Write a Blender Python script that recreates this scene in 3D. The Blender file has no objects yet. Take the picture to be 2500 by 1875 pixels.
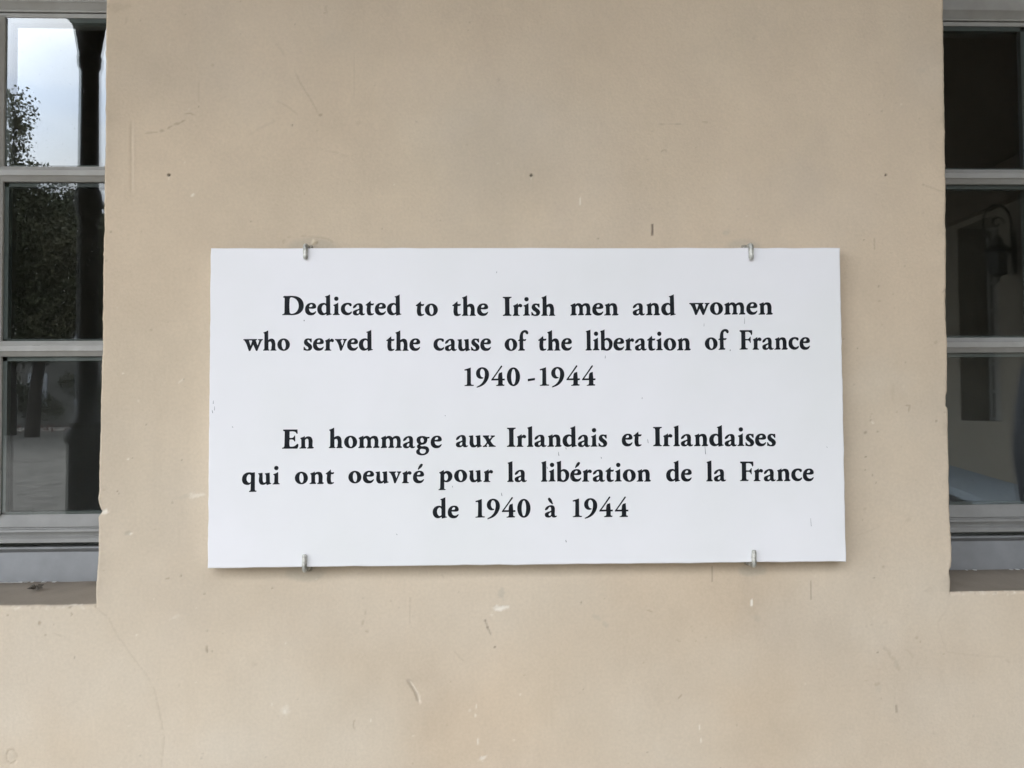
import bpy, bmesh, math, random
import numpy as np
from mathutils import Matrix, Vector
random.seed(7)
RNG = np.random.RandomState(11)
S = bpy.context.scene
C = S.collection
Z0 = 1.3                       # height of the plaque's centre above the arcade floor

# ------------------------------------------------------------------ camera
F = 2080.0
RM = np.array([[0.99941, 0.03392, 0.0053], [-0.03375, 0.999, -0.02929], [-0.00629, 0.0291, 0.99956]])
CAM = np.array([-0.0739, -1.34085, Z0 - 0.0051])
cd = bpy.data.cameras.new('camera'); cam = bpy.data.objects.new('camera', cd); C.objects.link(cam)
cd.sensor_width = 36; cd.lens = 36 * F / 2500; cd.clip_end = 500; cd.clip_start = 0.05
cam.matrix_world = Matrix(((RM[0, 0], RM[0, 2], -RM[0, 1], CAM[0]), (RM[1, 0], RM[1, 2], -RM[1, 1], CAM[1]),
                           (RM[2, 0], RM[2, 2], -RM[2, 1], CAM[2]), (0, 0, 0, 1)))
S.camera = cam

# ------------------------------------------------------------------ sky, sun, exposure
SUN_EL, SUN_AZ = math.radians(56), math.radians(215)
w = bpy.data.worlds.new('World'); S.world = w; w.use_nodes = True
nt = w.node_tree; nt.nodes.clear()
out = nt.nodes.new('ShaderNodeOutputWorld'); bg = nt.nodes.new('ShaderNodeBackground')
sky = nt.nodes.new('ShaderNodeTexSky'); sky.sky_type = 'NISHITA'; sky.sun_disc = False
sky.sun_elevation = SUN_EL; sky.sun_rotation = SUN_AZ; sky.air_density = 1.0
tc = nt.nodes.new('ShaderNodeTexCoord'); mp = nt.nodes.new('ShaderNodeMapping'); mp.inputs['Scale'].default_value = (1, 1, 3.2)
mp.inputs['Location'].default_value = (0.3, 0.1, 0.45)
nz = nt.nodes.new('ShaderNodeTexNoise'); nz.inputs['Scale'].default_value = 2.6; nz.inputs['Detail'].default_value = 6
cr = nt.nodes.new('ShaderNodeValToRGB')
cr.color_ramp.elements[0].position = 0.36; cr.color_ramp.elements[0].color = (0.5, 0.5, 0.5, 1)
cr.color_ramp.elements[1].position = 0.62; cr.color_ramp.elements[1].color = (0.97, 0.97, 0.97, 1)
mx = nt.nodes.new('ShaderNodeMix'); mx.data_type = 'RGBA'
mx.inputs[7].default_value = (7.6, 7.7, 7.85, 1)
L = nt.links.new
sp_ = nt.nodes.new('ShaderNodeSeparateXYZ'); L(tc.outputs['Generated'], sp_.inputs[0])
lu = nt.nodes.new('ShaderNodeMapRange'); lu.inputs[1].default_value = 0.0; lu.inputs[2].default_value = 1.0; lu.inputs[3].default_value = 0.66; lu.inputs[4].default_value = 1.9
L(sp_.outputs['Z'], lu.inputs[0]); ml = nt.nodes.new('ShaderNodeVectorMath'); ml.operation = 'SCALE'
L(tc.outputs['Generated'], mp.inputs['Vector']); L(mp.outputs[0], nz.inputs['Vector']); L(nz.outputs['Fac'], cr.inputs[0])
L(cr.outputs[0], mx.inputs[0]); L(sky.outputs[0], mx.inputs[6]); L(mx.outputs[2], ml.inputs[0]); L(lu.outputs[0], ml.inputs['Scale']); L(ml.outputs[0], bg.inputs[0])
bg.inputs[1].default_value = 0.1; L(bg.outputs[0], out.inputs[0])
sd = bpy.data.lights.new('sun', 'SUN'); sun = bpy.data.objects.new('sun', sd); C.objects.link(sun)
sd.energy = 0.5; sd.angle = math.radians(20); sd.color = (1, 0.96, 0.9)
d = Vector((math.sin(SUN_AZ) * math.cos(SUN_EL), math.cos(SUN_AZ) * math.cos(SUN_EL), math.sin(SUN_EL)))
sun.rotation_euler = d.to_track_quat('Z', 'Y').to_euler()
S.view_settings.view_transform = 'Standard'; S.view_settings.look = 'None'
S.view_settings.gamma = 1; S.view_settings.use_curve_mapping = False
S.view_settings.exposure = 2.73
S.cycles.max_bounces = 8; S.cycles.diffuse_bounces = 5; S.cycles.transparent_max_bounces = 8
S.cycles.use_denoising = True

# ------------------------------------------------------------------ helpers
def wp(px, py, y):
    """where the photograph's pixel lies on the vertical plane at depth y"""
    q = RM @ np.array([(px - 1250) / F, 1.0, (937.5 - py) / F]); t = (y - CAM[1]) / q[1]
    p = CAM + q * t
    return float(p[0]), float(p[2])

def tag(o, label=None, cat=None, group=None, kind=None):
    if label: o['label'] = label
    if cat: o['category'] = cat
    if group: o['group'] = group
    if kind: o['kind'] = kind
    return o

def link(name, me, parent=None, loc=None):
    o = bpy.data.objects.new(name, me); C.objects.link(o)
    if loc is not None: o.location = loc
    if parent is not None: o.parent = parent
    return o

def empty(name, loc):
    return link(name, None, None, loc)

def mesh_from(name, V, Fc, mat, smooth=False):
    me = bpy.data.meshes.new(name); me.from_pydata(V, [], Fc); me.update()
    if mat: me.materials.append(mat)
    if smooth: me.shade_smooth()
    return me

class MB:
    def __init__(s): s.V = []; s.F = []
    def add(s, V, Fc):
        n = len(s.V); s.V += [tuple(v) for v in V]; s.F += [tuple(i + n for i in f) for f in Fc]; return s
    def box(s, a, b):
        x0, y0, z0 = a; x1, y1, z1 = b
        V = [(x0, y0, z0), (x1, y0, z0), (x1, y1, z0), (x0, y1, z0), (x0, y0, z1), (x1, y0, z1), (x1, y1, z1), (x0, y1, z1)]
        return s.add(V, [(0, 3, 2, 1), (4, 5, 6, 7), (0, 1, 5, 4), (1, 2, 6, 5), (2, 3, 7, 6), (3, 0, 4, 7)])
    def prism(s, prof, x0, x1, axis='x'):
        """prof: closed list of (y, z), swept along x; axis 'z': prof of (x, y) swept along z"""
        n = len(prof)
        if axis == 'x': V = [(x0, p[0], p[1]) for p in prof] + [(x1, p[0], p[1]) for p in prof]
        else: V = [(p[0], p[1], x0) for p in prof] + [(p[0], p[1], x1) for p in prof]
        Fc = [(i, (i + 1) % n, n + (i + 1) % n, n + i) for i in range(n)] + [tuple(range(n))[::-1], tuple(range(n, 2 * n))]
        return s.add(V, Fc)
    def lathe(s, prof, c, n=20, axis='z'):
        V = []; Fc = []
        for r, h in prof:
            for k in range(n):
                a = 2 * math.pi * k / n
                V.append((c[0] + r * math.cos(a), c[1] + r * math.sin(a), c[2] + h))
        m = len(prof)
        for j in range(m - 1):
            for k in range(n):
                a = j * n + k; b = j * n + (k + 1) % n
                Fc.append((a, b, b + n, a + n))
        Fc += [tuple(range(n))[::-1], tuple(range((m - 1) * n, m * n))]
        return s.add(V, Fc)
    def tube(s, pts, r, n=10, closed_ends=True):
        P = [Vector(p) for p in pts]; m = len(P); rr = r if isinstance(r, (list, tuple)) else [r] * m
        V = []; up = None
        for i, p in enumerate(P):
            t = (P[min(i + 1, m - 1)] - P[max(i - 1, 0)]).normalized()
            if up is None: up = t.orthogonal().normalized()
            up = (up - t * up.dot(t)).normalized(); bn = t.cross(up)
            for k in range(n):
                a = 2 * math.pi * k / n; V.append(p + (up * math.cos(a) + bn * math.sin(a)) * rr[i])
        Fc = []
        for j in range(m - 1):
            for k in range(n):
                a = j * n + k; b = j * n + (k + 1) % n; Fc.append((a, b, b + n, a + n))
        if closed_ends: Fc += [tuple(range(n))[::-1], tuple(range((m - 1) * n, m * n))]
        return s.add(V, Fc)
    def build(s, name, mat, parent=None, loc=(0, 0, 0), bevel=0, smooth=False):
        me = bpy.data.meshes.new(name); me.from_pydata(s.V, [], s.F); me.update()
        bm = bmesh.new(); bm.from_mesh(me)
        bmesh.ops.recalc_face_normals(bm, faces=bm.faces)
        if bevel:
            ed = [e for e in bm.edges if len(e.link_faces) == 2 and e.calc_face_angle() > 0.5]
            bmesh.ops.bevel(bm, geom=ed, offset=bevel, segments=2, affect='EDGES', profile=0.5)
        bm.to_mesh(me); bm.free()
        me.materials.append(mat)
        if smooth:
            me.shade_smooth()
            try: me.set_sharp_from_angle(angle=0.7)
            except Exception: pass
        return link(name, me, parent, loc)

# ------------------------------------------------------------------ materials
def mat(name, col, rough=0.7, var=0.08, scale=20, bump=0.0, bscale=60, metal=0.0, attr=None, spec=0.5, tint=None):
    m = bpy.data.materials.new(name); m.use_nodes = True; t = m.node_tree; b = t.nodes['Principled BSDF']
    b.inputs['Roughness'].default_value = rough; b.inputs['Metallic'].default_value = metal
    b.inputs['Specular IOR Level'].default_value = spec
    co = t.nodes.new('ShaderNodeTexCoord')
    n = t.nodes.new('ShaderNodeTexNoise'); n.inputs['Scale'].default_value = scale; n.inputs['Detail'].default_value = 6
    t.links.new(co.outputs['Object'], n.inputs['Vector'])
    r = t.nodes.new('ShaderNodeMapRange'); r.inputs[1].default_value = 0.25; r.inputs[2].default_value = 0.75
    r.inputs[3].default_value = 1 - var; r.inputs[4].default_value = 1 + var
    t.links.new(n.outputs['Fac'], r.inputs[0])
    mul = t.nodes.new('ShaderNodeVectorMath'); mul.operation = 'SCALE'
    if attr:
        a = t.nodes.new('ShaderNodeAttribute'); a.attribute_name = attr; t.links.new(a.outputs['Color'], mul.inputs[0])
    elif tint:
        mm = t.nodes.new('ShaderNodeMix'); mm.data_type = 'RGBA'; mm.inputs[6].default_value = (*col, 1); mm.inputs[7].default_value = (*tint, 1)
        n3 = t.nodes.new('ShaderNodeTexNoise'); n3.inputs['Scale'].default_value = scale * 0.35; n3.inputs['Detail'].default_value = 4
        t.links.new(co.outputs['Object'], n3.inputs['Vector'])
        r3 = t.nodes.new('ShaderNodeMapRange'); r3.inputs[1].default_value = 0.4; r3.inputs[2].default_value = 0.65
        t.links.new(n3.outputs['Fac'], r3.inputs[0]); t.links.new(r3.outputs[0], mm.inputs[0]); t.links.new(mm.outputs[2], mul.inputs[0])
    else:
        mul.inputs[0].default_value = col
    t.links.new(r.outputs[0], mul.inputs['Scale']); t.links.new(mul.outputs[0], b.inputs['Base Color'])
    if bump:
        n2 = t.nodes.new('ShaderNodeTexNoise'); n2.inputs['Scale'].default_value = bscale; n2.inputs['Detail'].default_value = 5
        t.links.new(co.outputs['Object'], n2.inputs['Vector'])
        bp = t.nodes.new('ShaderNodeBump'); bp.inputs['Strength'].default_value = 1; bp.inputs['Distance'].default_value = bump
        t.links.new(n2.outputs['Fac'], bp.inputs['Height']); t.links.new(bp.outputs[0], b.inputs['Normal'])
    return m

M_PLASTER = mat('plaster', (1, 1, 1), 0.9, 0.045, 210, 0.00045, 240, attr='paint', spec=0.2)
M_PLAQUE = mat('plaque_enamel', (0.79, 0.79, 0.81), 0.42, 0.012, 9, 0.00005, 200, tint=(0.755, 0.765, 0.765))
M_LETTER = mat('letter_paint', (0.006, 0.008, 0.011), 0.55, 0.5, 60, 0.0001, 90, spec=0.15, tint=(0.014, 0.017, 0.021))
M_STEEL = mat('galvanised_steel', (0.62, 0.62, 0.57), 0.45, 0.25, 300, 0.0006, 500, metal=0.4, tint=(0.24, 0.24, 0.21))
M_PATCH = mat('rough_mortar', (0.34, 0.31, 0.25), 0.95, 0.2, 200, 0.001, 300)
M_FRAME = mat('grey_window_paint', (0.352, 0.35, 0.33), 0.5, 0.07, 45, 0.0002, 160, tint=(0.32, 0.315, 0.29))
M_RAIL = mat('dark_rail_paint', (0.25, 0.25, 0.238), 0.55, 0.10, 35, 0.0002, 160)  # darker tone of the grey frame colour, for the bottom rails
M_SILLP = mat('grey_sill_paint', (0.215, 0.222, 0.226), 0.55, 0.10, 30, 0.0002, 160)
M_GASKET = mat('glazing_seal', (0.10, 0.115, 0.105), 0.6)
M_IRON = mat('dark_iron', (0.018, 0.016, 0.016), 0.5, 0.3, 30)
M_WOOD = mat('ceiling_wood', (0.15, 0.115, 0.08), 0.7, 0.25, 12)
M_PAVE = mat('paving', (0.13, 0.12, 0.105), 0.85, 0.15, 4, 0.002, 60)
M_GRAVEL = mat('gravel', (0.135, 0.127, 0.112), 0.95, 0.45, 3.0, 0.03, 6)
M_WING = mat('beige_render', (0.30, 0.27, 0.215), 0.9, 0.08, 3)
M_DARKROOM = mat('room_paint', (0.42, 0.40, 0.37), 0.9, 0.1, 3)
M_BARK = mat('bark', (0.04, 0.033, 0.027), 0.9, 0.3, 8, 0.01, 20)
M_LEAF = mat('foliage', (0.045, 0.055, 0.025), 0.8, 0.5, 1.5, tint=(0.08, 0.075, 0.04))
M_FLOWER = mat('red_foliage', (0.16, 0.035, 0.03), 0.8, 0.5, 3)
M_STONEF = mat('far_stone', (0.10, 0.097, 0.088), 0.9, 0.12, 0.6)
M_TABLE = mat('pale_table', (0.55, 0.60, 0.66), 0.4, 0.05, 10)
M_NAVY = mat('navy_fabric', (0.012, 0.018, 0.035), 0.6, 0.2, 40)
M_DRYLEAF = mat('dry_leaf', (0.09, 0.08, 0.065), 0.9, 0.3, 200)
M_FLAKE = mat('white_flake', (0.6, 0.6, 0.58), 0.8, 0.1, 200)
M_BULBGLASS = mat('lantern_glass', (0.03, 0.03, 0.03), 0.15, 0.05, 10)

def glass_mat():
    m = bpy.data.materials.new('window_glass'); m.use_nodes = True; t = m.node_tree; t.nodes.clear()
    o = t.nodes.new('ShaderNodeOutputMaterial'); tr = t.nodes.new('ShaderNodeBsdfTransparent'); tr.inputs[0].default_value = (0.86, 0.88, 0.87, 1)
    gl = t.nodes.new('ShaderNodeBsdfGlossy'); gl.inputs['Roughness'].default_value = 0.0; gl.inputs['Color'].default_value = (0.95, 0.98, 1.0, 1)
    fr = t.nodes.new('ShaderNodeFresnel'); fr.inputs[0].default_value = 1.52
    mu = t.nodes.new('ShaderNodeMath'); mu.operation = 'MULTIPLY'; mu.inputs[1].default_value = 1.52; mu.use_clamp = True
    mi = t.nodes.new('ShaderNodeMixShader')
    co = t.nodes.new('ShaderNodeTexCoord'); n = t.nodes.new('ShaderNodeTexNoise'); n.inputs['Scale'].default_value = 14; n.inputs['Detail'].default_value = 1.5
    bp = t.nodes.new('ShaderNodeBump'); bp.inputs['Distance'].default_value = 0.000008
    t.links.new(co.outputs['Object'], n.inputs['Vector']); t.links.new(n.outputs['Fac'], bp.inputs['Height']); t.links.new(bp.outputs[0], gl.inputs['Normal'])
    # dried rain specks
    vo = t.nodes.new('ShaderNodeTexVoronoi'); vo.inputs['Scale'].default_value = 110
    vs = t.nodes.new('ShaderNodeMath'); vs.operation = 'LESS_THAN'; vs.inputs[1].default_value = 0.11
    n2 = t.nodes.new('ShaderNodeTexNoise'); n2.inputs['Scale'].default_value = 45
    v2 = t.nodes.new('ShaderNodeMath'); v2.operation = 'GREATER_THAN'; v2.inputs[1].default_value = 0.53
    v3 = t.nodes.new('ShaderNodeMath'); v3.operation = 'MULTIPLY'
    v4 = t.nodes.new('ShaderNodeMath'); v4.operation = 'MULTIPLY'; v4.inputs[1].default_value = 0.22
    df = t.nodes.new('ShaderNodeBsdfDiffuse'); df.inputs[0].default_value = (0.6, 0.6, 0.6, 1)
    m2 = t.nodes.new('ShaderNodeMixShader')
    t.links.new(co.outputs['Object'], vo.inputs['Vector']); t.links.new(co.outputs['Object'], n2.inputs['Vector'])
    t.links.new(vo.outputs['Distance'], vs.inputs[0]); t.links.new(n2.outputs['Fac'], v2.inputs[0])
    t.links.new(vs.outputs[0], v3.inputs[0]); t.links.new(v2.outputs[0], v3.inputs[1]); t.links.new(v3.outputs[0], v4.inputs[0])
    t.links.new(fr.outputs[0], mu.inputs[0]); t.links.new(mu.outputs[0], mi.inputs[0])
    t.links.new(tr.outputs[0], mi.inputs[1]); t.links.new(gl.outputs[0], mi.inputs[2])
    t.links.new(v4.outputs[0], m2.inputs[0]); t.links.new(mi.outputs[0], m2.inputs[1]); t.links.new(df.outputs[0], m2.inputs[2])
    t.links.new(m2.outputs[0], o.inputs[0])
    return m
M_GLASS = glass_mat()

# ------------------------------------------------------------------ numpy noise
def vnoise(x, z, cell, seed):
    r = np.random.RandomState(seed); G = r.rand(256, 256)
    u = x / cell + 500.3; v = z / cell + 500.7
    iu = np.floor(u).astype(int); iv = np.floor(v).astype(int); fu = u - iu; fv = v - iv
    fu = fu * fu * (3 - 2 * fu); fv = fv * fv * (3 - 2 * fv)
    g = lambda a, b: G[a % 256, b % 256]
    return (g(iu, iv) * (1 - fu) + g(iu + 1, iv) * fu) * (1 - fv) + (g(iu, iv + 1) * (1 - fu) + g(iu + 1, iv + 1) * fu) * fv
def fbm(x, z, cell, seed, octv=4, gain=0.55):
    s = 0; a = 1; tot = 0
    for k in range(octv):
        s = s + a * (vnoise(x + 3.1 * k, z - 1.7 * k, cell / 2 ** k, seed + k) - 0.5); tot += a; a *= gain
    return s / tot * 2      # roughly -1..1

# ------------------------------------------------------------------ facade building: plaster wall with two openings
facade = empty('facade_building', (0, 0, 0))
tag(facade, 'beige plastered building front with two grey windows and a plaque on the pier between', 'building')
ZS = Z0 - 0.3013                 # window sills
ZT = Z0 + 0.86                   # head of the openings
OPEN = {'L': (-1.755, -0.665), 'R': (0.672, 1.765)}
EDGE_L = [(-400, 262), (0, 258), (60, 256.5), (140, 256.2), (300, 255), (410, 253.5), (560, 251.5), (580, 250), (700, 250), (850, 248.5), (905, 247), (1000, 244), (1100, 242), (1200, 238.5), (1218, 237.5),
          (1232, 240), (1249, 247.5), (1256, 243), (1262, 238.5), (1300, 238), (1400, 235), (1440, 232), (1480, 232), (1900, 230)]
EDGE_R = [(-400, 2302), (0, 2304.5), (110, 2305), (125, 2306.5), (400, 2309), (700, 2311), (710, 2309.5), (725, 2311), (870, 2314), (955, 2315), (966, 2311.5), (992, 2312), (997, 2316), (1100, 2318.5), (1230, 2320.5), (1370, 2327),
          (1385, 2325), (1393, 2321), (1410, 2322), (1443, 2322.5), (1900, 2325)]
def edge_fn(E, side):
    pts = sorted((wp(x, y, 0)[1], wp(x, y, 0)[0]) for y, x in E)
    zz = np.array([p[0] for p in pts]); xx = np.array([p[1] for p in pts])
    def f(z):
        e = np.interp(z, zz, xx)
        z = np.asarray(z, float)
        n = fbm(z, z * 0 + side * 9.7, 0.02, 70 + side, 3) * 0.0011 + np.maximum(fbm(z, z * 0 + 3.3 + side, 0.006, 75 + side, 2) - 0.35, 0) * 0.0022
        return e + n * (1 if side else -1)
    return f
edgeL = edge_fn(EDGE_L, 0); edgeR = edge_fn(EDGE_R, 1)

def lines(a, b, fa, fb, step):
    fine = np.arange(fa, fb + step * 0.5, step)
    def grow(s, e):
        o = []; p = s; st = step; sg = 1 if e > s else -1
        while abs(e - p) > st * 1.6:
            st = min(st * 1.35, 0.25); p += sg * st; o.append(p)
        o.append(e); return o
    return np.array(sorted(set(np.round(grow(fa, a) + list(fine) + grow(fine[-1], b), 6))))
ST = 0.0019
XL = lines(-7.5, 4.5, -1.02, 1.02, ST); ZL = lines(0, 3.95, Z0 - 0.64, Z0 + 0.82, ST)
def snap(A, v):
    i = int(np.argmin(abs(A - v))); A[i] = v; return i
iL0 = snap(XL, OPEN['L'][0]); iL1 = snap(XL, OPEN['L'][1]); iR0 = snap(XL, OPEN['R'][0]); iR1 = snap(XL, OPEN['R'][1])
jS = snap(ZL, ZS); jT = snap(ZL, ZT)
nx, nz_ = len(XL), len(ZL)
X, Z = np.meshgrid(XL, ZL)        # [j,i]
Xn = X.copy(); Zn = Z.copy()
inz = (Z >= ZS - 0.03) & (Z <= ZT + 0.05)
fz = np.clip((Z - (ZS - 0.03)) / 0.03, 0, 1)
for nom, fn in ((OPEN['L'][1], edgeL), (OPEN['R'][0], edgeR)):
    sh = fn(Z) - nom; fall = np.clip(1 - abs(Xn - nom) / 0.04, 0, 1)
    X = X + sh * fall * fz * (Z <= ZT + 0.05)
sill_w = (fbm(Xn, Xn * 0 + 5, 0.03, 90, 3) * 0.0012 + np.where(Xn < 0, -0.002 + 0.0045 * np.clip((Xn + 0.68) / -0.3, 0, 1) * 0, 0))
inx = ((Xn < OPEN['L'][1] + 0.003) | (Xn > OPEN['R'][0] - 0.003))
Z = Z + np.where(inx, sill_w * np.clip(1 - abs(Zn - ZS) / 0.015, 0, 1), 0)

# relief
Y = 0.0022 * fbm(X, Z, 0.35, 1, 3) + 0.0013 * fbm(X + Z * 0.2, Z * 0.5, 0.07, 5, 4) + 0.00022 * fbm(X, Z, 0.012, 9, 3)
Y += 0.0006 * np.maximum(fbm(X, Z, 0.16, 21, 3) - 0.15, 0)
# rounded, worn arrises
def arris(dist, r):
    t = np.clip(1 - dist / r, 0, 1); return r * (1 - np.sqrt(np.clip(1 - t * t, 0, 1)))
ROUND = 0.0035 + 0.003 * np.clip(fbm(X, Z, 0.03, 33, 3), 0, 1)
for i_e, side in ((iL1, 1), (iR0, -1)):
    dist = (X - X[:, i_e:i_e + 1]) * side
    Y += np.where((dist >= -1e-6) & (Z > ZS - 0.004) & (Z < ZT), arris(dist, ROUND), 0)
ds = (Z[jS:jS + 1, :] - Z)
Y += np.where((ds >= -1e-6) & (X < X[:, iL1:iL1 + 1]) & (X > OPEN['L'][0]) | (ds >= -1e-6) & (X > X[:, iR0:iR0 + 1]) & (X < OPEN['R'][1]), arris(ds, ROUND), 0)

# colour: mottled limewash
base = np.array([0.567, 0.468, 0.348])
col = np.ones(X.shape + (3,)) * base
big = fbm(X, Z, 0.45, 40, 3); med = fbm(X, Z * 0.8, 0.13, 44, 4); sm = fbm(X, Z, 0.03, 48, 3)
col *= (1 + 0.05 * big + 0.085 * med + 0.03 * sm)[..., None]
pink = fbm(X, Z, 0.3, 52, 3)[..., None]; grey = fbm(X + 5, Z, 0.22, 56, 4)[..., None]
col *= 1 + pink * np.array([0.016, -0.006, -0.018])
lum = col.mean(-1, keepdims=True)
col += np.clip(grey - 0.05, 0, 1) * 0.22 * (lum * np.array([1.0, 0.96, 0.90]) - col)
streak = fbm(X * 1.0, Z * 0.13, 0.05, 60, 3); col *= (1 - 0.028 * np.clip(streak, 0, 1))[..., None]
# paler patches, growing stronger towards the bottom of the wall
pale = np.clip(fbm(X, Z, 0.24, 64, 4) + 0.5, 0, 1)[..., None] * np.clip((Z0 + 0.15 - Z) / 0.6, 0, 1)[..., None]
col += pale * 0.6 * (np.array([0.60, 0.535, 0.435]) - col)
# greasy darkening along the worn arrises
for i_e, side in ((iL1, 1), (iR0, -1)):
    dist = (X - X[:, i_e:i_e + 1]) * side
    k = np.where((dist >= -1e-6) & (Z > ZS) & (Z < ZT), np.clip(1 - dist / 0.03, 0, 1), 0) * np.clip(fbm(X, Z, 0.05, 66, 3) * 1.5 + 0.1, 0, 1)
    col *= (1 - 0.16 * k)[..., None]

DARK = np.array([0.14, 0.11, 0.085]); BRN = np.array([0.30, 0.235, 0.165]); WHT = np.array([0.86, 0.83, 0.74]); GRY = np.array([0.36, 0.34, 0.28])
M1 = 1 / 1550.0
def window_of(x0, x1, z0, z1):
    i0, i1 = np.searchsorted(XL, (x0, x1)); j0, j1 = np.searchsorted(ZL, (z0, z1))
    return slice(max(j0 - 1, 0), j1 + 1), slice(max(i0 - 1, 0), i1 + 1)
def blob(px, py, rx, ry=None, ang=0, c=DARK, a=0.8, dep=0.0, soft=0.35, rough=0.0, lip=0):
    if a < 0.9: a *= 0.62 if c is WHT else 0.78
    ry = ry or rx; x0, z0 = wp(px, py, 0); rx *= M1 * 0.87; ry *= M1 * 0.87; R = max(rx, ry) * 2 + 0.003
    sl = window_of(x0 - R, x0 + R, z0 - R, z0 + R); x = X[sl] - x0; z = Z[sl] - z0
    ca, sa = math.cos(ang), math.sin(ang); u = (x * ca + z * sa) / max(rx, 0.0013); v = (-x * sa + z * ca) / max(ry, 0.0013)
    rr = np.sqrt(u * u + v * v)
    if rough: rr = rr * (1 + rough * fbm(X[sl], Z[sl], max(rx, ry) * 0.7, 101, 3))
    k = np.clip((1 + soft - rr) / (2 * soft), 0, 1)[..., None] * a
    col[sl] = col[sl] * (1 - k) + c * k
    if dep: Y[sl] += dep * np.clip(1.2 - rr, 0, 1)
    if lip: Y[sl] -= lip * np.exp(-((rr - 1.3) / 0.3) ** 2)
def stroke(pts, wpx=2.2, c=DARK, a=0.6, dep=0.0, broken=0.0, fade=True, seed=0):
    if a < 0.9: a *= 0.8
    P = [np.array(wp(px, py, 0)) for px, py in pts]; hw = max(wpx * M1 * 0.45, 0.0011)
    xs = [p[0] for p in P]; zs = [p[1] for p in P]
    sl = window_of(min(xs) - 0.01, max(xs) + 0.01, min(zs) - 0.01, max(zs) + 0.01)
    x = X[sl]; z = Z[sl]; best = np.full(x.shape, 9.0); tt = np.zeros(x.shape); n = len(P) - 1
    for i in range(n):
        d_ = P[i + 1] - P[i]; l2 = (d_ ** 2).sum() + 1e-12
        t = np.clip(((x - P[i][0]) * d_[0] + (z - P[i][1]) * d_[1]) / l2, 0, 1)
        q = np.hypot(x - P[i][0] - t * d_[0], z - P[i][1] - t * d_[1]); m = q < best
        best = np.where(m, q, best); tt = np.where(m, (i + t) / n, tt)
    k = np.clip(1.6 - best / hw, 0, 1)
    if fade: k = k * np.clip(np.minimum(tt, 1 - tt) * 8 + 0.25, 0, 1)
    if broken: k = k * np.clip((fbm(x, z, 0.008, 130 + seed, 2) + 0.6 - broken) * 2.5, 0, 1)
    Y[sl] += dep * k
    k = k[..., None] * a
    col[sl] = col[sl] * (1 - k) + c * k
# screw holes left by an older sign
for px, py, r in ((412, 427, 3.6), (1297, 428, 3.6), (2163, 427, 2.8)):
    blob(px, py, r, c=np.array([0.03, 0.025, 0.02]), a=0.97, dep=0.006, soft=0.3, lip=0.0004)
stroke([(412, 430), (412, 440)], 1.6, WHT, 0.35); stroke([(1297, 431), (1297, 439)], 1.6, WHT, 0.35)
# scuffs and scratches of the upper wall
stroke([(350, 325), (368, 324), (386, 322)], 2.2, BRN, 0.5, broken=0.2); blob(395, 319, 6, 4, 0.3, BRN, 0.6, rough=0.5)
stroke([(400, 318), (412, 311), (426, 303), (449, 294)], 5, BRN, 0.55, broken=0.45, seed=3); stroke([(430, 305), (452, 292)], 2.5, BRN, 0.6, broken=0.2)
stroke([(451, 277), (462, 276), (479, 281)], 3, BRN, 0.6, broken=0.4, seed=5); blob(485, 260, 1.8, c=DARK, a=0.5)
stroke([(720, 174), (735, 205), (752, 232), (764, 252), (778, 278)], 3.2, BRN, 0.35, 0.0003); blob(782, 280, 6, 4, 0.2, BRN, 0.65, 0.0006)
stroke([(675, 246), (700, 258), (729, 281)], 5, BRN, 0.28, 0.0003); stroke([(786, 364), (822, 372), (852, 384)], 6, BRN, 0.22, broken=0.1)
stroke([(605, 330), (640, 310), (672, 294)], 6, BRN, 0.14); stroke([(672, 105), (684, 118), (697, 136)], 7, BRN, 0.16)
stroke([(796, 8), (795, 20), (799, 33)], 5, BRN, 0.34, broken=0.1); blob(793, 32, 4, 2.5, 0, BRN, 0.5)
blob(1147, 56, 2.2, c=BRN, a=0.7); blob(1143, 75, 1.8, c=BRN, a=0.7); blob(720, 59, 1.8, c=DARK, a=0.5); blob(713, 305, 2.6, c=DARK, a=0.75)
blob(282, 18, 26, 14, 0.1, BRN, 0.22, rough=0.8); blob(262, 12, 8, c=BRN, a=0.35, rough=0.6); blob(308, 50, 4, 9, -0.3, BRN, 0.25)
blob(1217, 195, 4, 6, 0, BRN, 0.3); blob(270, 566, 3, c=DARK, a=0.5); blob(613, 540, 2, c=DARK, a=0.5); blob(470, 476, 6, 3.4, 0.7, WHT, 0.85)
stroke([(321, 294), (320, 360), (321, 420), (319, 475)], 4, BRN, 0.3, 0.0012); stroke([(326, 300), (325, 470)], 7, WHT, 0.08, -0.0006)
stroke([(864, 125), (865, 190), (864, 240)], 3, BRN, 0.18); stroke([(484, 195), (484, 250)], 2.5, BRN, 0.2)
blob(518, 158, 5, c=BRN, a=0.3); blob(876, 299, 11, 6, 0.2, BRN, 0.2, rough=0.6); blob(1050, 312, 90, 45, 0.1, WHT, 0.05); blob(825, 100, 45, 30, 0, GRY, 0.1)
stroke([(1606, 304), (1625, 303), (1642, 303)], 3, BRN, 0.5, broken=0.35, seed=8); stroke([(1640, 303), (1660, 302), (1674, 300)], 3.2, DARK, 0.45, broken=0.35, seed=9)
stroke([(1714, 297), (1728, 299)], 2.4, BRN, 0.5); stroke([(1615, 371), (1618, 366), (1626, 365), (1628, 369)], 2.4, BRN, 0.55, 0.0006)
blob(1841, 92, 5, c=BRN, a=0.16); blob(1582, 389, 2, c=DARK, a=0.35); blob(1593, 320, 1.6, c=DARK, a=0.3)
stroke([(1593, 548), (1593.5, 560), (1593, 573)], 2.4, np.array([0.08, 0.06, 0.045]), 0.9, 0.0015, fade=False)
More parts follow.
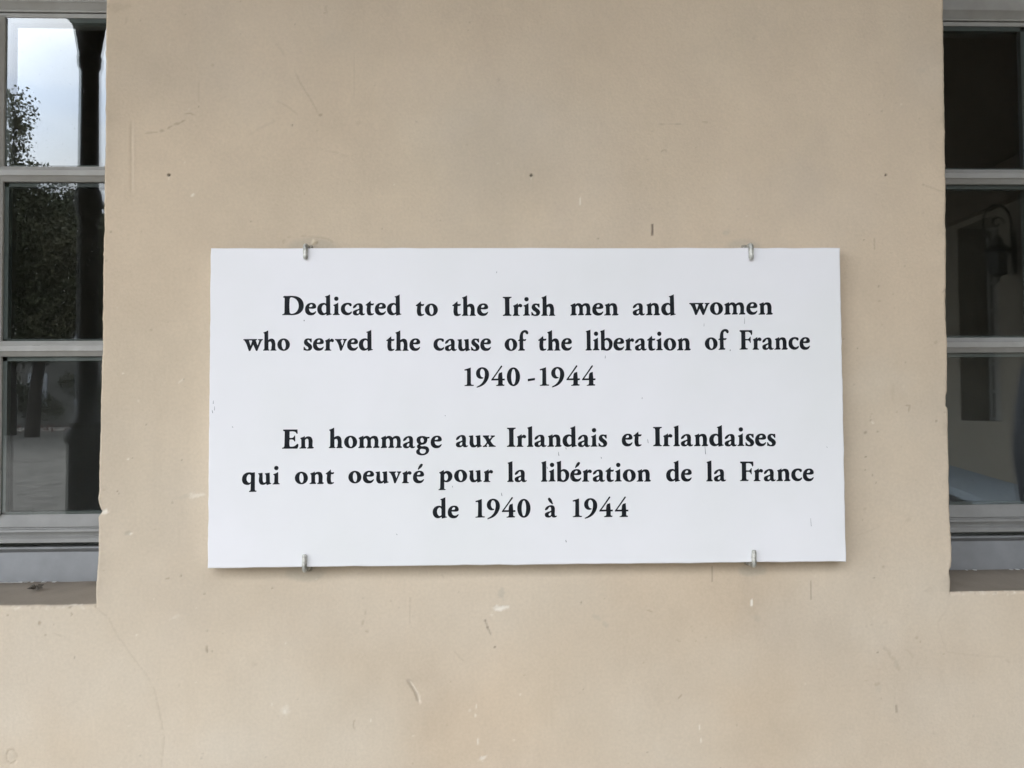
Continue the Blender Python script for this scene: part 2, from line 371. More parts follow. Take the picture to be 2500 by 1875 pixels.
blob(1460, 583, 2.4, c=DARK, a=0.6); stroke([(1417, 481), (1416, 500)], 2.2, WHT, 0.7)
blob(2254, 451, 4, 3, 0, BRN, 0.6); stroke([(2256, 452), (2278, 460), (2304, 469)], 2.2, BRN, 0.38)
blob(2254, 519, 2.5, c=BRN, a=0.4); blob(2188, 251, 1.8, c=DARK, a=0.3); blob(2123, 279, 1.8, c=DARK, a=0.3)
blob(1772, 568, 11, 6, 0, GRY, 0.4, rough=0.7); stroke([(2135, 580), (2135, 610)], 2, BRN, 0.3); blob(2109, 586, 2, c=DARK, a=0.4); blob(2250, 172, 14, 8, 0, GRY, 0.18)
# mortar patches round the upper fixings, stains under the lower ones
for cx_, cy_, rx_, ry_ in ((762, 612, 74, 36), (1815, 610, 52, 30), (745, 1400, 52, 22), (1838, 1392, 40, 16)):
    blob(cx_, cy_, rx_, ry_, 0, GRY, 0.42, 0.0, 0.18, rough=0.15)
stroke([(690, 588), (706, 578), (745, 575), (800, 582), (835, 604)], 2.2, BRN, 0.3, 0.0006, broken=0.2)
blob(768, 590, 7, 8, 0, np.array([0.68, 0.58, 0.40]), 0.5, -0.003, rough=0.6); blob(692, 590, 4, 6, 0, BRN, 0.35)
# scars of the lower wall
stroke([(232, 1481), (246, 1494), (258, 1503), (266, 1512), (274, 1527), (281, 1541), (290, 1558), (300, 1570), (310, 1585), (318, 1597), (328, 1610), (338, 1623), (352, 1639), (364, 1658), (373, 1672),
        (378, 1688), (382, 1706), (388, 1730), (393, 1752), (396, 1775), (401, 1796), (400, 1818), (398, 1836), (396, 1856), (393, 1876), (390, 1900)], 2.0, BRN, 0.24, 0.0004, broken=0.1, fade=False)
blob(1220, 1485, 15, 7, 0.1, WHT, 0.8, 0.0012, rough=0.9); blob(1224, 1447, 9, 14, 0, GRY, 0.4, rough=0.9)
blob(1185, 1515, 3.4, c=DARK, a=0.65); stroke([(1185, 1516), (1190, 1530), (1199, 1552)], 2.2, DARK, 0.5, broken=0.1); blob(1190, 1532, 2.4, 3.5, c=DARK, a=0.7); blob(1208, 1580, 4, 2.6, 0.3, DARK, 0.75)
stroke([(996, 1661), (1006, 1672), (1016, 1688), (1022, 1702), (1024, 1717)], 7, WHT, 0.3, 0.003); stroke([(995, 1663), (1004, 1676), (1012, 1690), (1018, 1705)], 3, BRN, 0.45)
blob(1147, 1734, 4, c=WHT, a=0.4); blob(1161, 1747, 2.2, 5, 0, WHT, 0.75); stroke([(1163, 1720), (1162, 1730)], 2, WHT, 0.5); stroke([(1167, 1802), (1167, 1818)], 2, WHT, 0.6)
blob(1177, 1852, 9, 5, 0.3, WHT, 0.7, 0.0008, rough=0.7); blob(905, 1759, 1.6, 4, 0, WHT, 0.7); blob(1270, 1696, 3, c=WHT, a=0.5)
blob(1457, 1508, 12, 7, -0.5, GRY, 0.26, rough=0.6); blob(1477, 1524, 12, 7, -0.8, GRY, 0.32, rough=0.6); blob(1419, 1471, 2.5, 3.5, -0.5, DARK, 0.6)
stroke([(1578, 1489), (1586, 1491), (1593, 1494)], 2, BRN, 0.5); stroke([(1650, 1561), (1662, 1567)], 2.4, BRN, 0.3); stroke([(1655, 1706), (1665, 1696)], 2.2, BRN, 0.6)
stroke([(1002, 1452), (1001, 1490), (1001, 1525)], 3.2, BRN, 0.3, broken=0.15); stroke([(1078, 1402), (1085, 1412)], 2, BRN, 0.35)
stroke([(1108, 1588), (1120, 1603), (1134, 1616)], 4, BRN, 0.24); blob(954, 1467, 3, c=BRN, a=0.4); blob(1280, 1649, 3.5, 1.8, 0.8, BRN, 0.35)
blob(505, 1584, 3.2, 10, 0.05, BRN, 0.65, 0.0007); blob(506, 1590, 3.2, 5, 0, DARK, 0.35)
blob(96, 1521, 4.5, 6, 0.3, BRN, 0.7, 0.0006, rough=0.5); blob(110, 1551, 3, c=BRN, a=0.6); blob(18, 1502, 3, c=BRN, a=0.6); blob(182, 1605, 2, 3, c=DARK, a=0.5)
stroke([(125, 1545), (148, 1552), (172, 1563)], 4, BRN, 0.25, broken=0.3); stroke([(173, 1495), (176, 1501), (172, 1503)], 2.2, BRN, 0.6); blob(130, 1525, 2, c=BRN, a=0.5)
for t_ in range(10):
    a0 = 0.7 + t_ * 0.56; a1 = a0 + 0.5
    stroke([(28 + 13 * math.cos(a0), 1848 + 17 * math.sin(a0)), (28 + 13 * math.cos(a1), 1848 + 17 * math.sin(a1))], 3, BRN, 0.28 if t_ % 4 else 0.1, 0.0008, fade=False)
blob(28, 1848, 12, 15, 0, GRY, 0.14)
blob(697, 1734, 11, 13, 0, WHT, 0.32, rough=0.6); blob(695, 1738, 4, 6, 0, WHT, 0.5); blob(664, 1720, 2, 4, 0, WHT, 0.4); blob(428, 1506, 9, 4, 0.5, WHT, 0.3, rough=0.8)
stroke([(866, 1757), (862, 1770), (866, 1782)], 3, BRN, 0.5, 0.0005); blob(892, 1496, 3, 7, 0, BRN, 0.35, rough=0.6); blob(885, 1521, 3.5, 7, -0.3, BRN, 0.4, rough=0.6); blob(894, 1541, 7, 3.4, -0.3, BRN, 0.5, rough=0.7)
blob(499, 1450, 1.8, 3, c=DARK, a=0.5); blob(505, 1540, 1.8, c=DARK, a=0.4); blob(665, 1436, 2, 3, c=DARK, a=0.6); stroke([(405, 1413), (414, 1411)], 2, BRN, 0.6); stroke([(442, 1403), (442, 1408)], 2, DARK, 0.6)
blob(437, 1673, 4, c=BRN, a=0.2); blob(620, 1622, 9, 6, 0, BRN, 0.14); blob(333, 1551, 3, 2, 0, WHT, 0.6)
stroke([(1738, 1383), (1738, 1400), (1738, 1419)], 1.7, DARK, 0.5, fade=False); stroke([(1980, 1420), (1980, 1462)], 1.7, DARK, 0.5, fade=False); stroke([(2188, 1720), (2189, 1740)], 2, DARK, 0.6)
stroke([(1834, 1464), (1834, 1478)], 2.6, WHT, 0.9, fade=False); stroke([(1707, 1770), (1708, 1782)], 2, WHT, 0.6); stroke([(1711, 1802), (1712, 1813)], 2.4, WHT, 0.6)
stroke([(2156, 1578), (2168, 1590), (2178, 1604), (2186, 1618), (2199, 1640)], 9, BRN, 0.3, broken=0.15, seed=12); blob(2182, 1607, 7, c=BRN, a=0.3); blob(2190, 1620, 8, 12, -0.5, GRY, 0.2)
stroke([(2210, 1584), (2222, 1594), (2231, 1606)], 6, BRN, 0.2); stroke([(2112, 1529), (2122, 1526), (2132, 1524)], 4, BRN, 0.45, broken=0.3, seed=14); stroke([(2155, 1522), (2168, 1520)], 4, BRN, 0.24)
blob(2143, 1670, 9, 5, 0.2, BRN, 0.35, rough=0.5); blob(2145, 1681, 9, 9, 0, GRY, 0.2, rough=0.5); blob(2143, 1593, 3, 2, 0.7, DARK, 0.7); blob(2135, 1411, 3, 2.4, 0, DARK, 0.6); blob(2239, 1557, 5, c=BRN, a=0.4); blob(2247, 1567, 2.5, c=BRN, a=0.5)
blob(2115, 1662, 6, 2.4, 0, BRN, 0.3); blob(1723, 1556, 5, 3, 0.4, BRN, 0.2); blob(1850, 1510, 14, 8, -0.5, GRY, 0.25, rough=0.8); blob(2280, 1790, 7, 4, 0, BRN, 0.2); blob(2461, 1614, 9, 4, -0.6, BRN, 0.24); blob(2376, 1748, 2, c=DARK, a=0.4)
blob(2150, 1560, 55, 45, 0, WHT, 0.09, soft=0.6, rough=0.5); blob(2130, 930, 60, 42, 0.2, WHT, 0.09, soft=0.5, rough=0.7); blob(2205, 925, 45, 28, 0, WHT, 0.07, soft=0.6, rough=0.7); blob(2180, 960, 5, 26, 0, BRN, 0.14)
stroke([(2310, 1490), (2290, 1520), (2300, 1560), (2312, 1592), (2380, 1600), (2470, 1606)], 2.0, BRN, 0.16)
blob(2270, 1440, 12, 6, 0.3, BRN, 0.2, rough=0.8); blob(530, 1830, 100, 50, 0, WHT, 0.10, soft=0.6, rough=0.4); blob(45, 1765, 70, 60, 0, WHT, 0.13, soft=0.7, rough=0.3)
# left and right of the plaque
blob(254, 1249, 10, 6, 0.1, WHT, 0.75, 0.002, rough=0.5); blob(311, 1302, 8, 5, 0.2, GRY, 0.5, 0.0012, rough=0.7); blob(320, 1303, 5, 2.5, 0.2, WHT, 0.7)
blob(483, 1209, 13, 5, 0, WHT, 0.5, rough=0.9); blob(452, 1212, 16, 5, 0.1, GRY, 0.22, rough=0.9); blob(301, 911, 2.2, c=WHT, a=0.8); blob(313, 1121, 3, c=WHT, a=0.7); stroke([(435, 935), (448, 925)], 2, WHT, 0.4)
for px, py, r, a in ((286, 1199, 2.8, .75), (358, 1036, 2.2, .6), (449, 926, 1.8, .6), (444, 1123, 2, .6), (324, 1119, 2, .5), (421, 1227, 2.2, .5), (259, 636, 4, .45), (251, 629, 3, .5), (462, 658, 3.5, .3), (255, 1195, 5, .3),
                     (345, 565, 2, .4), (253, 752, 3, .3), (2145, 699, 3.4, .5), (2147, 735, 4, .45), (2181, 718, 2.8, .4), (2183, 752, 2.4, .3), (2284, 836, 5.5, .45), (2153, 793, 3.4, .25), (2093, 850, 2, .5), (2210, 884, 2.2, .5),
                     (2190, 1006, 3.4, .4), (2113, 1056, 5, .55), (2143, 1054, 3.4, .5), (2126, 1026, 2, .6), (2286, 1028, 3.4, .5), (2114, 1115, 2.2, .7), (2113, 1147, 2.6, .6), (2131, 1160, 1.8, .5), (2139, 1179, 2, .55), (2237, 1172, 3, .3),
                     (2085, 939, 3.5, .3), (2063, 1043, 2, .4), (2157, 1384, 5, .4), (2112, 1243, 5, .25), (2068, 648, 2, .4), (2109, 586, 1.8, .5), (2175, 617, 4, .2), (2218, 1270, 9, .2), (1476, 1462, 1.8, .4), (1120, 1445, 1.8, .4),
                     (2059, 828, 2.4, .5), (1690, 1540, 1.8, .3), (1512, 1784, 1.8, .3), (1534, 1863, 2, .3), (1007, 1864, 2.4, .45), (1092, 1770, 4, .3)):
    blob(px, py, r, r * 0.8, 0.5, DARK if a > .45 else BRN, a, rough=0.4)
stroke([(2211, 990), (2221, 990), (2219, 1006)], 2.6, BRN, 0.6, 0.0006); blob(2131, 1032, 5, 2.4, -0.8, WHT, 0.6); stroke([(2134, 580), (2135, 612)], 2, BRN, 0.3); stroke([(2308, 706), (2300, 715)], 2.4, BRN, 0.5)
stroke([(2090, 1308), (2120, 1298), (2150, 1284)], 3, BRN, 0.14)
for k in range(170):           # fine random pits and flecks
    px, py = RNG.uniform(-80, 2580), RNG.uniform(-80, 1950)
    c_ = (DARK, BRN, BRN, WHT)[RNG.randint(4)]
    blob(px, py, RNG.uniform(1.2, 2.6), RNG.uniform(1.2, 3.0), RNG.uniform(0, 3), c_, RNG.uniform(0.15, 0.5))
for k in range(46):            # crumbly sill arris
    px = RNG.choice([RNG.uniform(0, 230), RNG.uniform(2330, 2500)]); py = (1479 if px < 500 else 1443) + RNG.uniform(0, 9)
    blob(px, py, RNG.uniform(1.5, 5), RNG.uniform(1, 3), 0, (WHT, BRN, WHT)[RNG.randint(3)], RNG.uniform(0.2, 0.5), RNG.uniform(0, 0.0012), rough=0.8)
blob(176, 1478, 13, 5, 0.1, WHT, 0.6, 0.004, rough=0.9); blob(170, 1483, 4, 3, 0, BRN, 0.8, 0.002)

V = np.stack([X, Y, Z], -1).reshape(-1, 3)
idx = np.arange(nx * nz_).reshape(nz_, nx)
ci, cj = np.meshgrid(np.arange(nx - 1), np.arange(nz_ - 1))
hole = ((cj >= jS) & (cj < jT)) & (((ci >= iL0) & (ci < iL1)) | ((ci >= iR0) & (ci < iR1)))
keep = ~hole
Q = np.stack([idx[:-1, :-1], idx[:-1, 1:], idx[1:, 1:], idx[1:, :-1]], -1)[keep]
COL = col.reshape(-1, 3)
used = np.zeros(len(V), bool); used[Q.ravel()] = True
remap = np.cumsum(used) - 1
V2 = [V[used]]; C2 = [COL[used]]; Q2 = [remap[Q]]; nv = int(used.sum())
# reveals and sills: strips swept inward from the opening's rim
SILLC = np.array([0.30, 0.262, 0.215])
def strip(js, is_, flip, shade, inward):
    global nv
    P = V[idx[js, is_]]; c0 = COL[idx[js, is_]]; n = len(P); ys = np.array([0, 0.004, 0.012, 0.03, 0.06, 0.09, 0.12, 0.16, 0.20, 0.26])
    prev = None
    for k, yy in enumerate(ys):
        p = P.copy(); nzv = fbm(P[:, 0] + P[:, 2], np.full(n, yy), 0.03, 150, 3)
        p[:, 1] = P[:, 1] + yy
        r_ = 0.0007 * nzv * min(1, k / 2)
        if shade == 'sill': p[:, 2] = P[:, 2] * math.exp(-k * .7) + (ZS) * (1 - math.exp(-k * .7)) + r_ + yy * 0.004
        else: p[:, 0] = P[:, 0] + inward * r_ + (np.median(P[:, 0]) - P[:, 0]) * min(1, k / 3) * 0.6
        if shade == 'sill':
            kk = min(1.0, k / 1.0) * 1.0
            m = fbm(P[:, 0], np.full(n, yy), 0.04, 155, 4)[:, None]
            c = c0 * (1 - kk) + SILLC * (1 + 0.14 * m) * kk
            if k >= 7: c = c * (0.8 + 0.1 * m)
        else:
            c = base * (0.9 + 0.06 * nzv[:, None]) * np.ones((n, 3))
        V2.append(p); C2.append(c); cur = nv + np.arange(n); nv += n
        if prev is not None:
            q = np.stack([prev[:-1], prev[1:], cur[1:], cur[:-1]], -1)
            Q2.append(q[:, ::-1] if flip else q)
        prev = cur
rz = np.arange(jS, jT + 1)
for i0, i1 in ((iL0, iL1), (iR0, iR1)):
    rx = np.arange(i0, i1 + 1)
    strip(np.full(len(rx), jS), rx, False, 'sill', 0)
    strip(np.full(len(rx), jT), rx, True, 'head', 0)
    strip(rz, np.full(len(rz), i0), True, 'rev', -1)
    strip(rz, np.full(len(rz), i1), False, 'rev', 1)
VV = np.concatenate(V2); CC = np.concatenate(C2); QQ = np.concatenate(Q2)
me = bpy.data.meshes.new('plaster_wall')
me.vertices.add(len(VV)); me.vertices.foreach_set('co', VV.astype(np.float32).ravel())
me.loops.add(QQ.size); me.loops.foreach_set('vertex_index', QQ.astype(np.int32).ravel())
me.polygons.add(len(QQ)); me.polygons.foreach_set('loop_start', (np.arange(len(QQ)) * 4).astype(np.int32))
me.update(calc_edges=True)
at = me.attributes.new('paint', 'FLOAT_COLOR', 'POINT')
at.data.foreach_set('color', np.concatenate([np.clip(CC, 0.01, 0.9), np.ones((len(CC), 1))], 1).astype(np.float32).ravel())
me.materials.append(M_PLASTER); me.shade_smooth()
me.validate()
link('plaster_wall', me, facade)
# upper storey and the solid behind the plaster
MB().box((-7.5, 0.0, 3.95), (4.5, 0.4, 9.0)).build('upper_wall', M_WING, facade)
MB().box((-7.6, -0.3, 9.0), (4.8, 6.2, 9.3)).build('roof', M_STONEF, facade)
# the room behind: floor, back wall, side walls, ceiling
rm = MB(); rm.box((-7.5, 0.30, 0.22), (4.5, 6, 0.3)); rm.box((-7.5, 5.9, 0.3), (4.5, 6, 3.75)); rm.box((-7.3, 1.9, 0.3), (4.3, 2.0, 3.75)); rm.box((-7.5, 0.3, 3.75), (4.5, 6, 3.85))  # includes a nearer inner wall, added to lighten the dark panes
rm.box((-7.5, 0.3, 0.3), (-7.4, 5.9, 3.75)); rm.box((4.4, 0.3, 0.3), (4.5, 5.9, 3.75))
rm.box((-0.63, 0.265, 0.3), (0.64, 0.37, 3.75)); rm.box((-7.4, 0.265, 0.3), (-1.8, 0.37, 3.75)); rm.box((1.81, 0.265, 0.3), (4.4, 0.37, 3.75))
for a, b in ((-1.8, -0.63), (0.64, 1.81)):
    rm.box((a, 0.265, 0.3), (b, 0.37, ZS - 0.01)); rm.box((a, 0.265, ZT + 0.01), (b, 0.37, 3.75))
rm.box((-0.15, 0.4, 0.3), (-0.05, 5.9, 3.75))
rm.build('interior_wall', M_DARKROOM, facade)

# ------------------------------------------------------------------ windows
def hbar_prof(zc):
    return [(0.180, zc - 0.0047), (0.180, zc + 0.0047), (0.183, zc + 0.0065), (0.190, zc + 0.0135), (0.214, zc + 0.0135), (0.214, zc - 0.0135), (0.190, zc - 0.0135), (0.183, zc - 0.0065)]
def vbar_prof(xc):
    return [(xc - 0.0047, 0.182), (xc + 0.0047, 0.182), (xc + 0.0065, 0.185), (xc + 0.0132, 0.191), (xc + 0.0132, 0.214), (xc - 0.0132, 0.214), (xc - 0.0132, 0.191), (xc - 0.0065, 0.185)]
ZB = [Z0 + 0.4175, Z0 + 0.1065]              # glazing bar centres
GT, GB = Z0 + 0.701, Z0 - 0.1856             # glass top and bottom
def make_window(x0, x1, label):
    g = 0.001
    fr = MB()
    # fixed frame: head, jambs, sill piece
    fr.prism([(0.18, ZT), (0.18, Z0 + 0.7247), (0.183, Z0 + 0.7225), (0.192, Z0 + 0.713), (0.192, Z0 + 0.7105), (0.215, Z0 + 0.7105), (0.255, Z0 + 0.72), (0.255, ZT)], x0 + g, x1 - g)
    for a, b in ((x0 + g, x0 + 0.045), (x1 - 0.045, x1 - g)):
        fr.box((a, 0.18, Z0 - 0.24), (b, 0.255, Z0 + 0.7105))
    win = fr.build('window', M_FRAME, facade, bevel=0.0012); win['label'] = label
    sp = MB(); sp.prism([(0.176, Z0 - 0.3012), (0.176, Z0 - 0.293), (0.1795, Z0 - 0.275), (0.184, Z0 - 0.258), (0.186, Z0 - 0.251), (0.183, Z0 - 0.2475), (0.179, Z0 - 0.2458), (0.1775, Z0 - 0.2435), (0.179, Z0 - 0.2412),
                         (0.183, Z0 - 0.2408), (0.187, Z0 - 0.2412), (0.187, Z0 - 0.255), (0.255, Z0 - 0.255), (0.255, Z0 - 0.3012)], x0 + 0.0005, x1 - 0.0005)
    sp.build('sill_board', M_SILLP, win, smooth=True)
    xc = (x0 + x1) / 2; s0 = x0 + 0.047; s1 = x1 - 0.047
    # sashes: bottom rail, top rail, stiles; two leaves meeting at xc
    br = [(0.212, GB), (0.1975, GB - 0.0005), (0.191, GB - 0.0205), (0.1895, GB - 0.0222), (0.1925, GB - 0.0235), (0.1915, GB - 0.0255), (0.1865, GB - 0.0262), (0.1855, GB - 0.0300), (0.1905, GB - 0.0345), (0.1915, GB - 0.0385), (0.187, GB - 0.0400),
          (0.1845, GB - 0.0425), (0.184, GB - 0.0485), (0.186, GB - 0.0495), (0.245, GB - 0.0497), (0.245, GB)]
    for a, b in ((s0, xc - 0.0008), (xc + 0.0008, s1)):
        MB().prism(br, a, b).build('bottom_rail', M_RAIL, win, smooth=True)
        MB().prism([(0.210, GT), (0.1945, GT + 0.0005), (0.193, GT + 0.0070), (0.196, GT + 0.0078), (0.245, GT + 0.0078), (0.245, GT)], a, b).build('top_rail', M_FRAME, win)
    gl = x0 + 0.088, x1 - 0.073; m0, m1 = xc - 0.073, xc + 0.073
    for a, b in ((s0, gl[0]), (m0, xc - 0.001), (xc + 0.001, m1), (gl[1], s1)):
        MB().box((a, 0.187, GB), (b, 0.245, GT)).build('stile', M_FRAME, win, bevel=0.003)
    for a, b in ((gl[0], m0), (m1, gl[1])):
        vx = (a + b) / 2
        for zc in ZB: MB().prism(hbar_prof(zc), a, b).build('glazing_bar', M_FRAME, win)
        MB().prism(vbar_prof(vx), GB, GT, 'z').build('glazing_bar', M_FRAME, win)
        zz = [GB, ZB[1], ZB[0], GT]
        for px0, px1 in ((a, vx), (vx, b)):
            for k in range(3):
                lo = zz[k] + (0.0 if k == 0 else 0.0135); hi = zz[k + 1] - (0.0 if k == 2 else 0.0135)
                xa = px0 + (0.0132 if px0 == vx else 0); xb = px1 - (0.0132 if px1 == vx else 0)
                p = MB().add([(xa, 0.196, lo), (xb, 0.196, lo), (xb, 0.196, hi), (xa, 0.196, hi)], [(0, 1, 2, 3)]).add([(xa, 0.208, lo), (xb, 0.208, lo), (xb, 0.208, hi), (xa, 0.208, hi)], [(0, 1, 2, 3)]).build('pane', M_GLASS, win)
                e = 0.008
                s_ = MB(); s_.box((xa, 0.1965, hi - e), (xb, 0.2075, hi)); s_.box((xa, 0.1965, lo), (xb, 0.2075, lo + e * .5)); s_.box((xa, 0.1965, lo), (xa + e, 0.2075, hi)); s_.box((xb - e, 0.1965, lo), (xb, 0.2075, hi))
                s_.build('glazing_seal', M_GASKET, win)
    return win
wl = make_window(OPEN['L'][0] + 0.0, OPEN['L'][1], 'left-hand window reflecting sky, tree and an iron column')
wr = make_window(OPEN['R'][0], OPEN['R'][1], 'right-hand window, dark, reflecting a wall lantern')
fl = MB()
for k in range(34):             # flaking filler where the sill board meets the sill
    left = k < 24
    if left: x = random.choice([random.uniform(-0.94, -0.76), random.gauss(-0.895, .02)]); big_ = abs(x + 0.895) < 0.02
    else: x = random.uniform(0.78, 0.98); big_ = False
    s = random.uniform(0.001, 0.003) * (2.2 if big_ else 1)
    fl.box((x - s, 0.170, ZS), (x + s, 0.1757, ZS + random.uniform(0.0008, 0.002)))
f = fl.build('paint_flakes', M_FLAKE, wl); f['kind'] = 'stuff'
# crumpled leaf on the left sill
lx, lz = wp(88, 1452, 0.10)
lf = MB()
for k in range(7):
    a = k * 0.9; r0 = 0.006 + 0.002 * (k % 3)
    c = Vector((0.003 * math.cos(a), 0.003 * math.sin(a), 0.003))
    tip = c + Vector((r0 * 1.4 * math.cos(a), r0 * math.sin(a), 0.001 + 0.004 * (k % 2)))
    sd_ = Vector((-math.sin(a), math.cos(a), 0.5)) * 0.003
    lf.add([c - sd_, tip, c + sd_, c + Vector((0, 0, 0.007))], [(0, 1, 3), (1, 2, 3), (0, 3, 2), (0, 2, 1)])
o = lf.build('dry_leaf', M_DRYLEAF, None, (lx, 0.10, ZS + 0.0016)); tag(o, 'small crumpled dry leaf lying on the left window sill', 'leaf')

# ------------------------------------------------------------------ lettering, drawn as outlines
def P(s):
    o = []
    for t in s.split():
        c = t.endswith('*'); t = t.rstrip('*'); a, b = t.split(','); o.append((float(a), float(b), c))
    return o
G = {}   # glyph: (scale, baseline, [contours])
def glyph(ch, scale, base_y, *cs): G[ch] = (scale, base_y, [P(c) for c in cs])
glyph('D', 6.506, 444, '133,160* 142,148 200,143 290,141 350,150 410,180 448,235 460,300 448,355 405,410 350,437 290,446 200,445 124,447* 122,438* 150,424 158,405* 160,180* 152,168 135,164*',
      '236,190* 250,166 290,167 335,190 370,235 383,300 370,360 335,405 290,425 255,424 238,408* 232,300')
glyph('e', 6.506, 447, '545,346* 640,342 655,335 661,318 655,290 630,263 582,255 535,268 500,305 487,358 497,410 530,443 580,453 625,443 652,415 661,392* 652,390* 630,406 600,413 568,400 550,370',
      '550,322* 556,298 572,281 592,278 605,291 602,308 594,317 575,321')
glyph('d', 6.506, 448, '880,122* 883,300 884,416* 890,429 908,432* 905,441* 828,459* 825,432* 795,447 757,453 715,437 690,404 680,357 690,310 720,275 765,258 795,258 820,268* 820,172* 815,165 803,161* 805,152* 840,141',
      '748,355 752,320 770,292 790,283 808,289 821,308* 822,402* 805,418 785,420 763,400')
glyph('i', 6.506, 448, '989,156 1013,165 1022,189 1013,212 989,222 965,212 955,189 965,165',
      '1018,252* 1019,330 1020,412* 1027,430 1044,438* 1040,448* 935,450* 934,440* 955,428 960,410* 962,318* 955,303 943,297* 945,288* 985,272')
glyph('c', 6.506, 450, '1230,288 1226,302 1213,312 1200,305 1185,288 1165,284 1140,296 1125,322 1122,350 1133,385 1160,412 1190,416 1215,403 1228,395* 1232,402 1215,435 1180,452 1140,453 1095,433 1067,397 1060,352 1072,305 1105,272 1150,258 1195,259 1225,272')
glyph('a', 6.506, 446, '1253,322 1270,293 1300,272 1345,260 1385,269 1403,295 1407,345 1407,408 1415,428 1428,428 1440,423* 1437,436 1400,453 1375,449 1357,430* 1335,448 1295,453 1262,441 1250,415 1253,393 1285,370 1330,355 1350,346* 1348,310 1340,288 1325,285 1310,300 1290,325 1270,336 1255,338',
      '1350,368* 1325,380 1308,402 1312,422 1328,428 1345,417 1350,402')
glyph('t', 6.506, 450, '1528,224* 1532,266* 1560,270 1580,265* 1578,285 1565,296* 1533,297* 1532,398 1540,425 1560,429 1580,424* 1578,437 1555,452 1520,458 1485,446 1472,415 1473,300* 1455,298* 1449,288* 1480,265 1510,240')
def ell(cx, cy, rx, ry, tilt=0, n=16):
    return ' '.join('%.1f,%.1f' % (cx + rx * math.cos(2 * math.pi * k / n) + tilt * math.sin(2 * math.pi * k / n), cy + ry * math.sin(2 * math.pi * k / n)) for k in range(n))
glyph('o', 5.978, 421, ell(319, 337, 94, 91), ell(320, 338, 32, 71, 4))
glyph('h', 5.978, 420, '842,126* 843,200 844,268* 870,253 905,248 935,266 948,300 952,390* 957,408 970,414* 968,423* 880,424* 878,416* 892,405 895,390* 895,312 885,293 868,290 847,302* 847,392* 851,408 863,414* 862,422* 770,424* 768,416* 783,405 788,390* 788,187* 782,170 772,164* 775,155* 815,141')
glyph('I', 5.978, 421, '1362,150* 1486,148* 1487,160* 1465,168 1455,185* 1457,385* 1465,405 1485,412* 1483,424* 1363,425* 1362,414* 1385,405 1395,385* 1393,190* 1385,170 1364,163*')
glyph('r', 5.978, 421, '1580,243* 1584,272* 1605,252 1630,255 1645,275 1640,292 1622,300 1600,292 1588,298 1583,315* 1583,393* 1590,410 1607,415* 1603,424* 1508,425* 1508,416* 1522,405 1527,390* 1527,305* 1521,290 1515,285* 1517,276* 1550,262')
glyph('s', 5.978, 422, '1843,247 1868,251 1890,249* 1893,275 1892,303* 1880,304* 1865,281 1848,268 1832,271 1828,285 1840,303 1880,335 1899,365 1896,395 1875,420 1835,428 1805,425 1784,418* 1775,422* 1774,372* 1785,371* 1800,395 1825,409 1842,403 1846,388 1835,370 1800,345 1780,315 1783,280 1805,255')
glyph('n', 7.373, 510, '870,292* 872,320* 905,301 945,296 985,310 1005,345 1010,468* 1018,486 1035,491* 1030,505 1010,514* 918,514* 918,503* 938,490 942,470* 940,380 935,350 915,335 890,345 876,362* 878,468* 882,486 897,492* 892,512* 780,514* 782,503* 805,490 812,470* 810,360* 804,342 793,335* 796,322* 840,308')
glyph('m', 7.373, 512, '252,296* 255,323* 285,303 320,298 355,312 372,330* 410,305 455,298 495,312 515,350 518,468* 524,486 542,491* 538,512* 430,514* 430,503* 448,490 455,470* 452,370 440,345 420,342 400,350 386,368* 388,468* 392,486 406,492* 402,512* 300,514* 300,503* 318,490 325,470* 322,370 312,350 292,340 270,350 256,368* 257,468* 262,486 278,492* 272,513* 163,517* 165,507* 182,490 187,470* 188,370* 181,352 168,345* 172,332* 215,312')
glyph('w', 9.217, 622, '205,387* 218,370* 525,367* 525,385* 510,390 498,402* 541,515* 583,404* 576,393 553,388* 556,370* 662,367* 660,384* 640,398 624,422* 535,632* 507,634* 440,490* 372,632* 340,634* 250,420 235,400', '338,400* 350,395* 405,395* 417,412* 378,522*')
glyph('v', 6.32, 412, '1517,238* 1625,237* 1623,250* 1608,258 1606,270* 1632,342* 1659,266* 1655,254 1638,248* 1640,236* 1703,236* 1702,248* 1685,265* 1620,416* 1600,418* 1547,275 1532,256 1516,249*')
glyph('u', 6.32, 416, '1235,240* 1238,310 1243,370 1255,391 1275,390 1294,375* 1290,276* 1285,265 1275,261* 1276,248* 1345,238* 1348,310 1350,378* 1356,396 1372,400* 1370,409* 1303,428* 1297,404* 1275,419 1245,425 1210,418 1190,393 1188,277* 1182,263 1170,258* 1172,248*')
glyph('f', 7.373, 463, '400,282* 425,262* 427,215 440,160 470,118 520,98 560,105 585,133 586,152 573,170 560,170 548,160 530,140 512,138 495,155 488,195 490,260* 515,264 545,259* 545,272 530,291* 490,291* 492,418* 500,438 522,444* 517,465* 400,468* 402,458* 420,445 427,420* 425,292* 398,291*')
glyph('l', 5.267, 342, '852,82* 853,200 853,310* 858,327 870,333* 865,345* 790,346* 788,338* 802,328 806,310* 804,125* 800,112 793,107* 795,100*')
glyph('b', 5.267, 342, '1037,80* 1038,200* 1060,188 1085,187 1115,200 1138,230 1143,265 1135,300 1110,335 1075,349 1040,346 1005,341 992,344* 991,230 990,127* 987,112 982,106* 985,97* 1012,90',
      '1038,225* 1055,211 1078,218 1095,250 1096,290 1083,322 1062,329 1046,318 1038,300*')
